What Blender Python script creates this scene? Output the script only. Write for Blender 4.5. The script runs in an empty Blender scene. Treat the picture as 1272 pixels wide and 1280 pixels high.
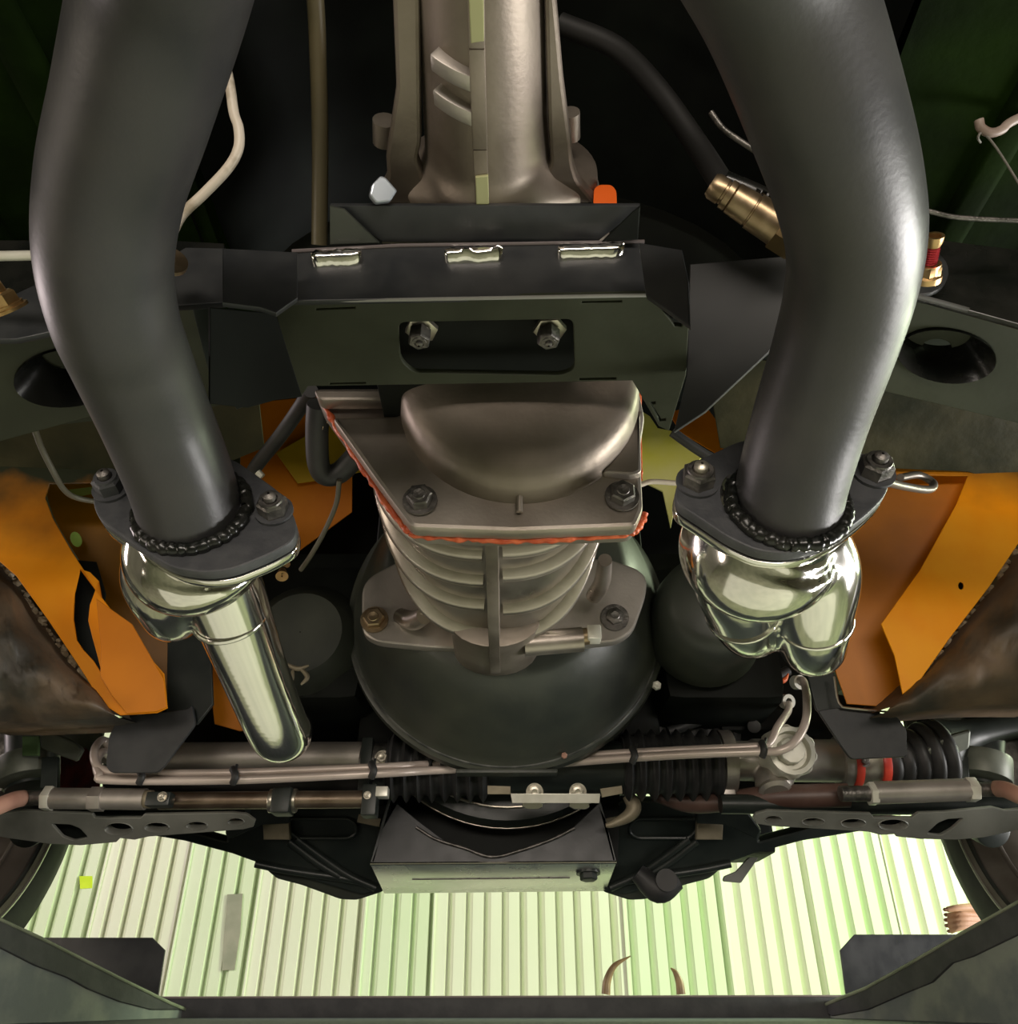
import bpy, bmesh, math, random
from mathutils import Vector as V, Matrix, noise as mnoise
random.seed(7)
SC = bpy.context.scene
COL = SC.collection
# ------------------------------------------------------------ camera, world, lights, exposure
FPX, CX, CY = 1000.0, 636.0, 640.0
PITCH = math.atan(0.61)
cp, sp = math.cos(PITCH), math.sin(PITCH)
RIGHT, UP, FWD = V((1,0,0)), V((0,-sp,cp)), V((0,cp,sp))
cam = bpy.data.cameras.new('camera'); camo = bpy.data.objects.new('camera', cam); COL.objects.link(camo)
cam.sensor_fit = 'HORIZONTAL'; cam.sensor_width = 36.0; cam.lens = 36.0*FPX/1272.0
cam.clip_start = 0.01; cam.clip_end = 60
camo.rotation_euler = (math.pi/2+PITCH, 0, 0)
SC.camera = camo
SC.view_settings.view_transform = 'Standard'; SC.view_settings.look = 'None'
SC.view_settings.exposure = 0.0; SC.view_settings.gamma = 1.0; SC.view_settings.use_curve_mapping = False
w = bpy.data.worlds.new('world'); SC.world = w; w.use_nodes = True
w.node_tree.nodes['Background'].inputs[0].default_value = (0.60,0.66,0.52,1)
w.node_tree.nodes['Background'].inputs[1].default_value = 0.22
def area(name, loc, target, sx, sy, power, color):
    l = bpy.data.lights.new(name, 'AREA'); l.shape = 'RECTANGLE'; l.size = sx; l.size_y = sy
    l.energy = power; l.color = color
    o = bpy.data.objects.new(name, l); COL.objects.link(o); o.location = loc
    o.rotation_euler = (V(target)-V(loc)).to_track_quat('-Z','Y').to_euler()
    return o
area('wall_washer_light', (3.4,2.0,1.5), (-1.1,4.2,0.25), 0.5, 1.6, 195, (0.86,1.0,0.66))
area('wall_fill_light', (-3.4,1.6,1.2), (0.9,4.2,0.25), 0.5, 1.4, 52, (1.0,0.84,0.84))
area('rear_shop_light', (0.15,-1.5,0.30), (0.0,1.0,0.35), 1.6, 0.3, 27, (1.0,0.89,0.78))
area('right_shop_light', (2.2,0.75,-0.12), (0.3,0.35,0.4), 0.35, 1.0, 62, (1.0,0.97,0.94))
area('left_shop_light', (-1.9,-0.3,-0.1), (-0.4,0.8,0.4), 0.3, 1.0, 9, (1.0,0.86,0.72))
area('floor_fill_light', (0.0,0.9,-1.2), (0.0,1.2,0.4), 2.6, 1.8, 5.5, (1.0,0.97,0.80))  # added unseen fill from below, brightens the underside

# ------------------------------------------------------------ pixel -> world
def R(px, py): return RIGHT*((px-CX)/FPX) + UP*((CY-py)/FPX) + FWD
def D(px, py, d): return R(px,py)*d
def AY(px, py, Y): r = R(px,py); return r*(Y/r.y)
def AZ(px, py, Z): r = R(px,py); return r*(Z/r.z)
def PP(px, py, p, n): r = R(px,py); return r*(p.dot(n)/r.dot(n))

# ------------------------------------------------------------ materials
MATS = {}
def mat(name, c1, c2=None, metal=0.0, rough=0.5, r2=None, scale=12.0, bump=0.0, bscale=80.0, spec=0.5, lo=0.4, hi=0.6, detail=5, coat=0.0, emit=None):
    if name in MATS: return MATS[name]
    m = bpy.data.materials.new(name); m.use_nodes = True; MATS[name] = m
    nt = m.node_tree; N = nt.nodes; L = nt.links; b = N['Principled BSDF']
    b.inputs['Metallic'].default_value = metal
    b.inputs['Specular IOR Level'].default_value = spec
    b.inputs['Coat Weight'].default_value = coat
    tc = N.new('ShaderNodeTexCoord')
    nz = N.new('ShaderNodeTexNoise'); nz.inputs['Scale'].default_value = scale; nz.inputs['Detail'].default_value = detail
    L.new(tc.outputs['Object'], nz.inputs['Vector'])
    rp = N.new('ShaderNodeValToRGB'); rp.color_ramp.elements[0].position = lo; rp.color_ramp.elements[1].position = hi
    rp.color_ramp.elements[0].color = (*c1,1); rp.color_ramp.elements[1].color = (*(c2 or c1),1)
    L.new(nz.outputs['Fac'], rp.inputs['Fac']); L.new(rp.outputs['Color'], b.inputs['Base Color'])
    mr = N.new('ShaderNodeMapRange'); mr.inputs['From Min'].default_value = 0.3; mr.inputs['From Max'].default_value = 0.7
    mr.inputs['To Min'].default_value = rough; mr.inputs['To Max'].default_value = r2 if r2 is not None else rough
    L.new(nz.outputs['Fac'], mr.inputs['Value']); L.new(mr.outputs['Result'], b.inputs['Roughness'])
    if bump:
        n2 = N.new('ShaderNodeTexNoise'); n2.inputs['Scale'].default_value = bscale; n2.inputs['Detail'].default_value = 6
        L.new(tc.outputs['Object'], n2.inputs['Vector'])
        bp = N.new('ShaderNodeBump'); bp.inputs['Strength'].default_value = bump; bp.inputs['Distance'].default_value = 0.004
        L.new(n2.outputs['Fac'], bp.inputs['Height']); L.new(bp.outputs['Normal'], b.inputs['Normal'])
    return m
M_PIPE = mat('satin_black_pipe', (0.030,0.030,0.031), (0.038,0.037,0.036), rough=0.36, r2=0.46, scale=18, bump=0.04, bscale=260, spec=0.5)
M_PLATE = mat('black_painted_plate', (0.020,0.022,0.024), (0.030,0.032,0.033), rough=0.36, r2=0.5, scale=30, bump=0.03, bscale=200)
M_FLANGE = mat('black_flange', (0.045,0.047,0.052), (0.06,0.062,0.066), rough=0.5, r2=0.6, scale=60, bump=0.12, bscale=300)
M_GLOSS = mat('gloss_black_paint', (0.006,0.007,0.006), (0.012,0.012,0.010), rough=0.2, r2=0.36, scale=22, bump=0.15, bscale=60)
M_OLIVE = mat('olive_bounce_black', (0.030,0.034,0.020), (0.038,0.043,0.026), spec=0.3, rough=0.45, r2=0.55, scale=16, bump=0.04, bscale=160)  # black paint with the floor's olive reflection put into its colour
M_BELL = mat('dark_bell_housing', (0.028,0.033,0.029), (0.056,0.062,0.046), rough=0.34, r2=0.5, scale=9, bump=0.07, bscale=90, lo=0.35, hi=0.7)
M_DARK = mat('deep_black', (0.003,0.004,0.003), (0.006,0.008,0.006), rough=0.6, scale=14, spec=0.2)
M_GREENB = mat('dark_green_underbody', (0.002,0.004,0.001), (0.010,0.024,0.002), rough=0.8, r2=0.9, spec=0.05, scale=7, bump=0.3, bscale=50, lo=0.35, hi=0.72)
M_ALU = mat('cast_aluminium', (0.30,0.255,0.21), (0.50,0.45,0.40), metal=0.80, rough=0.34, r2=0.5, scale=11, bump=0.05, bscale=300, lo=0.3, hi=0.7)
M_TAIL = mat('dimmed_brownish_tail_casting', (0.13,0.105,0.08), (0.36,0.31,0.26), metal=0.7, rough=0.42, r2=0.55, scale=9, bump=0.06, bscale=260, lo=0.28, hi=0.75)  # same casting as the rest, its dimness put into a darker, stained colour
M_ALUD = mat('stained_cast_aluminium', (0.18,0.15,0.12), (0.34,0.30,0.25), metal=0.75, rough=0.36, r2=0.52, scale=14, bump=0.08, bscale=150, lo=0.3, hi=0.7)
M_CASE = mat('ribbed_case_metal', (0.26,0.225,0.185), (0.50,0.45,0.40), metal=0.9, rough=0.24, r2=0.42, scale=14, bump=0.06, bscale=120, lo=0.3, hi=0.7)
M_RACK = mat('silver_rack_metal', (0.42,0.39,0.35), (0.52,0.48,0.44), metal=0.75, rough=0.36, r2=0.45, scale=20, bump=0.05, bscale=260)
M_BRONZE = mat('bronze_shaft', (0.27,0.20,0.145), (0.36,0.28,0.21), metal=0.85, rough=0.3, r2=0.4, scale=30)
M_BROWN = mat('brown_coated_bar', (0.085,0.045,0.035), (0.12,0.07,0.055), rough=0.45, scale=18)
M_PINK = mat('salmon_sleeve', (0.42,0.22,0.16), (0.52,0.29,0.21), rough=0.5, scale=20)
M_CHROME = mat('polished_steel', (0.80,0.77,0.72), (0.86,0.84,0.80), metal=1.0, rough=0.07, r2=0.14, scale=8)
M_ZINC = mat('zinc_steel', (0.50,0.46,0.38), (0.62,0.58,0.48), metal=0.9, rough=0.28, r2=0.4, scale=60)
M_STEELD = mat('dark_steel', (0.12,0.115,0.105), (0.22,0.205,0.19), metal=0.85, rough=0.35, r2=0.5, scale=90, bump=0.2, bscale=300)
M_BRASS = mat('brass', (0.45,0.28,0.12), (0.62,0.42,0.2), metal=0.95, rough=0.26, r2=0.4, scale=60)
M_BRASSD = mat('tarnished_brass', (0.30,0.22,0.13), (0.42,0.32,0.2), metal=0.9, rough=0.3, r2=0.4, scale=60)
M_LINE = mat('beige_coated_line', (0.60,0.51,0.45), (0.70,0.60,0.54), rough=0.35, scale=14, metal=0.25)
M_LINED = mat('worn_beige_line', (0.40,0.34,0.25), (0.62,0.55,0.45), rough=0.4, scale=60, lo=0.35, hi=0.5)
M_RUB = mat('black_rubber', (0.022,0.023,0.023), (0.034,0.034,0.033), rough=0.48, r2=0.6, scale=30)
M_TYRE = mat('tyre_rubber', (0.020,0.024,0.020), (0.034,0.038,0.030), rough=0.6, r2=0.75, scale=20, bump=0.1)
M_RIM = mat('brownish_rim', (0.14,0.12,0.10), (0.20,0.18,0.155), metal=0.5, rough=0.4, r2=0.55, scale=12)
M_WHITE = mat('pale_metal_plate', (0.62,0.61,0.52), (0.72,0.71,0.62), rough=0.35, metal=0.3, scale=40)
M_TAN = mat('tan_pad', (0.24,0.205,0.14), (0.30,0.26,0.18), rough=0.5, metal=0.3, scale=40)
M_SEAL = mat('orange_red_sealant', (0.55,0.085,0.025), (0.70,0.15,0.05), rough=0.35, scale=60, bump=0.3, bscale=220)
M_RED = mat('red_band', (0.50,0.035,0.02), (0.62,0.06,0.03), rough=0.4, scale=50)
M_REDD = mat('dark_red_panel', (0.055,0.010,0.008), (0.14,0.012,0.01), rough=0.5, scale=40, bump=0.3)
M_YEL = mat('translucent_yellow_plastic', (0.52,0.50,0.02), (0.60,0.58,0.22), rough=0.5, scale=9, lo=0.35, hi=0.65)
M_OCHRE = mat('ochre_paint', (0.26,0.17,0.006), (0.36,0.23,0.012), spec=0.2, rough=0.4, scale=10)
M_TAG = mat('fluorescent_tag', (0.62,0.85,0.0), (0.70,0.92,0.02), rough=0.6)
M_CTRL = mat('grey_control_arm', (0.15,0.155,0.135), (0.21,0.215,0.19), metal=0.3, rough=0.4, r2=0.5, scale=14, bump=0.04)
M_SUB = mat('dark_teal_subframe', (0.013,0.018,0.016), (0.022,0.028,0.024), rough=0.3, r2=0.45, scale=14, bump=0.04)
M_VAL = mat('weathered_grey_green_panel', (0.17,0.195,0.185), (0.27,0.30,0.25), rough=0.6, r2=0.75, scale=16, bump=0.2, bscale=60)
M_BAND = mat('charcoal_edge_band', (0.045,0.046,0.048), (0.065,0.066,0.066), rough=0.6, scale=30, bump=0.2, bscale=60)
M_LIP = mat('pale_green_lip', (0.20,0.23,0.15), (0.28,0.31,0.21), rough=0.5, scale=20)
M_BLUE = mat('blue_grey_splitter', (0.07,0.085,0.11), (0.11,0.125,0.15), rough=0.6, scale=60, bump=0.4)
M_SKIN = mat('skin', (0.62,0.34,0.20), (0.68,0.40,0.25), rough=0.5, scale=30)
M_WALLG = mat('pale_green_cladding', (0.75,0.86,0.62), (0.80,0.88,0.69), rough=0.55, scale=2.2, bump=0.02, lo=0.35, hi=0.65)
M_WALLC = mat('cream_green_cladding', (0.83,0.87,0.70), (0.86,0.88,0.75), rough=0.55, scale=2.2, bump=0.02, lo=0.35, hi=0.65)
M_FLOOR = mat('grey_green_concrete', (0.20,0.205,0.145), (0.27,0.27,0.195), rough=0.7, scale=3, bump=0.1, bscale=20)
M_SHOP = mat('shop_wall_paint', (0.20,0.185,0.155), (0.24,0.22,0.185), rough=0.7, scale=2)
M_GRUB = mat('mottled_underseal', (0.030,0.026,0.018), (0.17,0.11,0.062), rough=0.55, r2=0.7, scale=9, bump=0.6, bscale=34, lo=0.38, hi=0.68)
M_SPRING = mat('grey_green_bracket', (0.085,0.095,0.075), (0.14,0.15,0.12), rough=0.5, scale=20, metal=0.3)
M_POCKET = mat('green_pad', (0.07,0.13,0.045), rough=0.5)
M_HORN = mat('horn_brown', (0.20,0.13,0.06), (0.32,0.22,0.1), rough=0.4, scale=40)
M_GREYS = mat('grey_board', (0.30,0.31,0.24), (0.38,0.37,0.30), rough=0.6, scale=10)
M_CLIP = mat('blue_grey_clip', (0.30,0.34,0.38), (0.42,0.46,0.5), metal=0.6, rough=0.3)

def paint_fade(name, orange, dark, p0, axis, d0, d1, nscale=14.0, amp=0.5):
    """orange paint that peters out into old black underseal along one direction of the sheet (object space)"""
    m = mat(name, orange[0], orange[1], spec=0.2, rough=0.32, r2=0.45, scale=9, bump=0.06, bscale=50)
    nt = m.node_tree; N = nt.nodes; L = nt.links; b = N['Principled BSDF']
    src = b.inputs['Base Color'].links[0].from_socket
    geo = N.new('ShaderNodeNewGeometry')
    dp = N.new('ShaderNodeVectorMath'); dp.operation = 'DOT_PRODUCT'; dp.inputs[1].default_value = axis
    sb = N.new('ShaderNodeVectorMath'); sb.operation = 'SUBTRACT'; sb.inputs[1].default_value = p0
    L.new(geo.outputs['Position'], sb.inputs[0]); L.new(sb.outputs[0], dp.inputs[0])
    nz = N.new('ShaderNodeTexNoise'); nz.inputs['Scale'].default_value = nscale; nz.inputs['Detail'].default_value = 8
    L.new(geo.outputs['Position'], nz.inputs['Vector'])
    ma = N.new('ShaderNodeMath'); ma.operation = 'MULTIPLY_ADD'; ma.inputs[1].default_value = amp*(d1-d0)
    L.new(nz.outputs['Fac'], ma.inputs[0]); L.new(dp.outputs['Value'], ma.inputs[2])
    mr = N.new('ShaderNodeMapRange'); mr.inputs['From Min'].default_value = d0; mr.inputs['From Max'].default_value = d1
    L.new(ma.outputs[0], mr.inputs['Value'])
    mx = N.new('ShaderNodeMix'); mx.data_type = 'RGBA'
    L.new(mr.outputs['Result'], mx.inputs['Factor']); L.new(src, mx.inputs['A']); mx.inputs['B'].default_value = (*dark,1)
    L.new(mx.outputs['Result'], b.inputs['Base Color'])
    return m

# ------------------------------------------------------------ object helpers
ORG = {}
def root(name, loc, label, cat, group=None):
    o = bpy.data.objects.new(name, None); COL.objects.link(o); o.empty_display_size = 0.03
    o.location = loc; ORG[o.name] = V(loc); o['label'] = label; o['category'] = cat
    if group: o['group'] = group
    return o
def tag(o, label, cat, group=None):
    o['label'] = label; o['category'] = cat
    if group: o['group'] = group
    return o
def link(name, me, m, parent=None, smooth=40):
    """mesh given in world coordinates; origin goes to its centre"""
    if m is not None: me.materials.clear(); me.materials.append(m)
    me.validate()
    if smooth:
        me.polygons.foreach_set('use_smooth', [True]*len(me.polygons)); me.set_sharp_from_angle(angle=math.radians(smooth))
    xs = [v.co for v in me.vertices]
    c = V([(min(p[i] for p in xs)+max(p[i] for p in xs))/2 for i in range(3)]) if xs else V()
    me.transform(Matrix.Translation(-c))
    o = bpy.data.objects.new(name, me); COL.objects.link(o); ORG[o.name] = c
    me.name = name
    if parent is not None:
        o.parent = parent; o.location = c - ORG[parent.name]
    else: o.location = c
    return o
def struct(o): o['kind'] = 'structure'; return o
def twin(src, delta, parent, name=None, rot=None):
    o = src.copy(); COL.objects.link(o); o.parent = parent
    ORG[o.name] = ORG[src.name]+delta
    o.location = ORG[o.name] - (ORG[parent.name] if parent else V())
    return o
def basis(n, hint=V((1,0,0))):
    n = n.normalized(); u = hint - n*hint.dot(n)
    if u.length < 1e-4: u = V((0,0,1)) - n*n.z
    u.normalize(); return u, n.cross(u), n
def crom(pts, k):
    if len(pts) < 3 or k < 2: return list(pts)
    out = []; P = [pts[0]*2-pts[1]]+list(pts)+[pts[-1]*2-pts[-2]]
    for i in range(1, len(P)-2):
        a,b,c,d = P[i-1],P[i],P[i+1],P[i+2]
        for j in range(k):
            t = j/k
            out.append(0.5*((2*b)+(c-a)*t+(2*a-5*b+4*c-d)*t*t+(3*b-a-3*c+d)*t**3))
    out.append(P[-2]); return out
class MB:
    def __init__(s): s.v = []; s.f = []
    def add(s, vs, fs):
        o = len(s.v); s.v += [V(p) for p in vs]; s.f += [tuple(i+o for i in f) for f in fs]
    def box(s, c, size, ax=None):
        if ax is None: ax = (V((1,0,0)),V((0,1,0)),V((0,0,1)))
        h = [x/2 for x in size]
        vs = [V(c)+ax[0]*h[0]*i+ax[1]*h[1]*j+ax[2]*h[2]*k for i in (-1,1) for j in (-1,1) for k in (-1,1)]
        s.add(vs, [(0,1,3,2),(4,6,7,5),(0,4,5,1),(2,3,7,6),(0,2,6,4),(1,5,7,3)]); return s
    def beam(s, a, b, wd, th, up=V((0,0,1))):
        d = (b-a); L = d.length; d.normalize(); u, v, _ = basis(d, up)
        return s.box((a+b)/2, (L, wd, th), (d, v, u))
    def loft(s, secs, closed=True, cap=True):
        n = len(secs[0]); o = len(s.v)
        for sec in secs: s.v += [V(p) for p in sec]
        m = n if closed else n-1
        for i in range(len(secs)-1):
            for j in range(m):
                a = o+i*n+j; b = o+i*n+(j+1)%n; s.f.append((a, b, b+n, a+n))
        if cap and closed:
            s.f.append(tuple(o+j for j in range(n))[::-1]); s.f.append(tuple(o+(len(secs)-1)*n+j for j in range(n)))
        return s
    def tube(s, pts, r, n=20, k=6, cap=True, flat=1.0):
        pts = [V(p) for p in pts]
        if not isinstance(r, (list,tuple)): r = [r]*len(pts)
        rr = [x.x for x in crom([V((x,0,0)) for x in r], k)]; P = crom(pts, k)
        t0 = (P[1]-P[0]).normalized(); u, v, _ = basis(t0, V((0.13,0.2,1)))
        secs = []
        for i, p in enumerate(P):
            t = (P[min(i+1,len(P)-1)]-P[max(i-1,0)]).normalized()
            u = (u - t*u.dot(t)).normalized(); v = t.cross(u)
            secs.append([p+u*math.cos(a)*rr[i]+v*math.sin(a)*rr[i]*flat for a in [2*math.pi*j/n for j in range(n)]])
        return s.loft(secs, True, cap)
    def lathe(s, prof, o, ax, n=40, a0=0.0, a1=2*math.pi, hint=V((1,0,0)), sx=1.0, cap=True):
        u, v, w_ = basis(V(ax), hint); full = abs(a1-a0-2*math.pi) < 1e-6
        m = n if full else n+1
        secs = [[V(o)+w_*t+u*math.cos(a0+(a1-a0)*j/n)*r*sx+v*math.sin(a0+(a1-a0)*j/n)*r for j in range(m)] for t, r in prof]
        return s.loft(secs, full, cap and full)
    def hexa(s, c, ax, r, h, rot=0.3, dome=True):
        u, v, w_ = basis(V(ax)); c = V(c)
        ring = lambda rr, t: [c+w_*t+u*math.cos(rot+j*math.pi/3)*rr+v*math.sin(rot+j*math.pi/3)*rr for j in range(6)]
        s.loft([ring(r,0), ring(r,h*0.85), ring(r*0.86,h)]); return s
    def mesh(s):
        me = bpy.data.meshes.new('m'); me.from_pydata([tuple(p) for p in s.v], [], s.f)
        b = bmesh.new(); b.from_mesh(me); bmesh.ops.recalc_face_normals(b, faces=b.faces); b.to_mesh(me); b.free(); return me
    def build(s, name, m, parent=None, smooth=40, bevel=0.0, seg=2):
        me = s.mesh()
        if bevel:
            b = bmesh.new(); b.from_mesh(me)
            es = [e for e in b.edges if len(e.link_faces)==2 and e.calc_face_angle(0) > 0.6]
            bmesh.ops.bevel(b, geom=es, offset=bevel, segments=seg, affect='EDGES', profile=0.6, clamp_overlap=True)
            b.to_mesh(me); b.free()
        return link(name, me, m, parent, smooth)
    def fuse(s, name, m, parent=None, voxel=0.003, it=6, smooth=60):
        me = s.mesh(); o = bpy.data.objects.new('tmp', me); COL.objects.link(o)
        r = o.modifiers.new('r','REMESH'); r.mode = 'VOXEL'; r.voxel_size = voxel
        q = o.modifiers.new('s','SMOOTH'); q.factor = 0.5; q.iterations = it
        bpy.context.view_layer.update()
        dg = bpy.context.evaluated_depsgraph_get()
        me2 = bpy.data.meshes.new_from_object(o.evaluated_get(dg))
        bpy.data.objects.remove(o); bpy.data.meshes.remove(me)
        return link(name, me2, m, parent, smooth)
def ell(cx, cy, rx, ry, n=20, rot=0.0):
    return [(cx+rx*math.cos(a)*math.cos(rot)-ry*math.sin(a)*math.sin(rot), cy+rx*math.cos(a)*math.sin(rot)+ry*math.sin(a)*math.cos(rot)) for a in [2*math.pi*i/n for i in range(n)]]
def rnd(pts, r=4.0, k=4):
    """round the corners of a pixel polygon"""
    out = []; n = len(pts)
    for i in range(n):
        a, b, c = [V((*p,0)) for p in (pts[i-1], pts[i], pts[(i+1)%n])]
        ra = min(r, (a-b).length*0.45); rc = min(r, (c-b).length*0.45)
        p = b+(a-b).normalized()*ra; q = b+(c-b).normalized()*rc
        for j in range(k+1):
            t = j/k; x = p*(1-t)**2+b*2*t*(1-t)+q*t*t; out.append((x.x, x.y))
    return out
def plate(name, px, p, n, th, m, parent=None, holes=(), bev=0.0008, smooth=35, front=True):
    """sheet with real thickness: outline and holes seen in the photo, laid on the plane through p with normal n"""
    n = V(n).normalized(); p = V(p)
    if n.dot(p) > 0: n = -n                      # faces the viewer's side
    u, v, _ = basis(n)
    cu = bpy.data.curves.new('c', 'CURVE'); cu.dimensions = '2D'; cu.fill_mode = 'BOTH'
    for ring in [px]+list(holes):
        q = [PP(x, y, p, n)-p for x, y in ring]
        s = cu.splines.new('POLY'); s.points.add(len(q)-1); s.use_cyclic_u = True
        for i, w_ in enumerate(q): s.points[i].co = (w_.dot(u), w_.dot(v), 0, 1)
    cu.extrude = max(th/2-bev, 1e-5); cu.bevel_depth = bev; cu.bevel_resolution = 1; cu.offset = -bev
    o = bpy.data.objects.new('t', cu); COL.objects.link(o); bpy.context.view_layer.update()
    me = bpy.data.meshes.new_from_object(o.evaluated_get(bpy.context.evaluated_depsgraph_get()))
    bpy.data.objects.remove(o); bpy.data.curves.remove(cu)
    mt = Matrix((u, v, n)).transposed().to_4x4(); mt.translation = p - n*(th/2)
    me.transform(mt)
    return link(name, me, m, parent, smooth)
def bolt(name, c, ax, r, h, m, parent, washer=1.3, nut=False, rot=0.3):
    b = MB(); ax = V(ax).normalized()
    if washer: b.lathe([(0,0.001),(0,r*washer),(r*0.18,r*washer),(r*0.18,0.001)], c, ax, 24, cap=False)
    b.hexa(V(c)+ax*r*0.15, ax, r, h, rot)
    if nut:
        b.lathe([(h,r*0.66),(h+r*0.25,r*0.6),(h+r*0.25,r*0.42),(h+r*0.1,r*0.42),(h+r*0.1,r*0.3),(h+r*0.45,r*0.28),(h+r*0.55,0.001)], c, ax, 20, cap=False)
    else:
        b.lathe([(h+r*0.15,r*0.5),(h+r*0.22,r*0.44),(h+r*0.17,0.001)], c, ax, 16, cap=False)
    return b.build(name, m, parent, 35)
REAR = V((0,-1,0)); DOWN = V((0,0,-1))
# ============================================================ THE SETTING
FZ = -1.35
WY = 4.2
wall = MB().box((0, WY+0.12, 0.9), (7.4, 0.06, 4.5)).build('wall_front', M_SHOP); struct(wall)
joints = [-3.6] + [AY(x, 1150, WY).x for x in (118, 226, 320, 457, 543, 779, 905, 1018, 1120)] + [3.6]
def cladding(x0, x1, sk):
    per = 0.0845; pts = []; x = math.floor(x0/per)*per
    prof = [(0.0, 0.0), (0.56, 0.0), (0.60, 0.040), (0.63, 0.040), (1.0, 0.0)]
    xs = []
    while x < x1:
        for f, d in prof[:-1]: xs.append((x+f*per, d))
        x += per
    xs = [(a, d) for a, d in xs if x0+0.002 < a < x1-0.002]
    xs = [(x0, 0.0)]+xs+[(x1, 0.0)]
    b = MB(); z0, z1 = FZ, 3.1
    b.loft([[V((a, WY-0.026+d+sk, z)) for a, d in xs] for z in (z0, z1)], closed=False)
    # lapped side edge of the sheet, proud of its neighbour
    b.box((x0, WY-0.030+sk, (z0+z1)/2), (0.007, 0.012, z1-z0))
    return b.build('wall_panel', M_WALLG if sk == 0 else M_WALLC, wall, smooth=0)
for i in range(len(joints)-1): cladding(joints[i], joints[i+1], 0.002*(i%2))
floor = MB().box((0, 1.0, FZ-0.05), (7.4, 7.2, 0.1)).build('floor', M_FLOOR); struct(floor)
for nm, cx_ in (('wall_left', -3.7), ('wall_right', 3.7)):
    struct(MB().box((cx_, 1.0, 0.9), (0.1, 7.2, 4.5)).build(nm, M_SHOP))
struct(MB().box((0, -2.6, 0.9), (7.4, 0.1, 4.5)).build('wall_rear', M_SHOP))
struct(MB().box((0, 1.0, 3.2), (7.4, 7.2, 0.1)).build('ceiling', M_SHOP))

tag(plate('wall_tag', [(99,1095),(115,1095),(115,1110),(100,1111)], (0,WY-0.03,0), REAR, 0.004, M_TAG, bev=0.0005), 'small square fluorescent yellow tag stuck on corrugated wall near left wheel', 'tag')
tag(plate('wall_board', [(284,1118),(303,1117),(300,1165),(293,1212),(277,1213),(280,1165)], (0,WY-0.034,0), REAR, 0.02, M_GREYS), 'narrow grey-brown board leaning on the pale corrugated wall, left of centre', 'board')
for px, nm, lb in (([(757,1243),(759,1225),(768,1207),(788,1195)], 'curved_hook', 'taller curved brown horn-like hook rising behind the bottom lip, left of the pair'),
                   ([(851,1243),(849,1228),(844,1216),(838,1210)], 'curved_hook', 'shorter curved brown hook rising behind the bottom lip, right of the pair')):
    b = MB(); b.tube([AY(x, y, 1.75) for x, y in px], [0.0085,0.0075,0.005,0.001], 12); tag(b.build(nm, M_HORN), lb, 'hook', 'curved brown hooks')

# ============================================================ UNDERBODY (dark shell of the car)
fl = root('car_underbody', (0,0.2,0.75), 'dark underbody floor of the car above the exhaust pipes', 'car underbody')
def slab(name, x0, x1, y0, y1, z, th, m, bump=0.0, res=14):
    b = MB(); n = res
    top = [[V((x0+(x1-x0)*i/n, y0+(y1-y0)*j/n, z+bump*mnoise.noise(V((i*0.7,j*0.7,z*9))))) for i in range(n+1)] for j in range(n+1)]
    b.loft(top, closed=False); b.loft([[p+V((0,0,th)) for p in r] for r in top], closed=False)
    return b.build(name, m, fl, 60)
slab('floor_pan', -0.95, -0.27, -0.9, 0.62, 0.60, 0.02, M_GREENB, 0.02)
slab('floor_pan', 0.29, 0.97, -0.9, 0.62, 0.60, 0.02, M_GREENB, 0.02)
b = MB(); n = 18                                       # transmission tunnel arch
b.loft([[V((-0.0+0.285*math.cos(math.pi*j/n), y, 0.60+0.24*math.sin(math.pi*j/n)**0.8 if 0<j<n else 0.60)) for j in range(n+1)] for y in (-0.9, -0.3, 0.2, 0.62)], closed=False)
b.build('tunnel', M_DARK, fl, 60)
for x, sgn in ((-0.36, 1), (0.40, -1)):                # floor stiffening ribs
    for k in range(3): MB().box((x-sgn*0.11*k, 0.15, 0.598), (0.03, 0.9, 0.02)).build('stiffening_rib', M_GREENB, fl, 60, bevel=0.008)
# engine bay: firewall, inner fenders, added black blockers
eb = root('engine_bay_shell', (0,1.3,0.9), 'black inner panels and added blockers of the engine bay behind the gearbox', 'body shell')
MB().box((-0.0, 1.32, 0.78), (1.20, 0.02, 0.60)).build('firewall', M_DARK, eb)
MB().box((0.0, 0.65, 0.90), (1.9, 0.02, 0.52)).build('leak_blocker', M_DARK, eb)  # added black sheet, stops light leaking in past the tunnel end
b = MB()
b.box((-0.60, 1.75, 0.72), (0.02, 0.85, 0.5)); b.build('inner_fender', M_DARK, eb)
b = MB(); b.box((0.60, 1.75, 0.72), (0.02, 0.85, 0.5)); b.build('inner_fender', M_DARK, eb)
MB().box((0, 1.5, 1.08), (1.9, 1.5, 0.02)).build('bay_lid_blocker', M_DARK, eb)  # added black lid over the bay, an unseen blocker
for nm_, q_ in (('l', [(165,868),(480,868),(480,1006),(128,1006),(128,952),(165,950)]), ('r', [(830,835),(1100,876),(1100,1000),(830,1006)])):
    plate('gap_blocker', q_, V((0,1.31,0.4)), (0,-1,0), 0.004, M_DARK, eb)  # added black sheets that cover bright gaps
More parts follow.
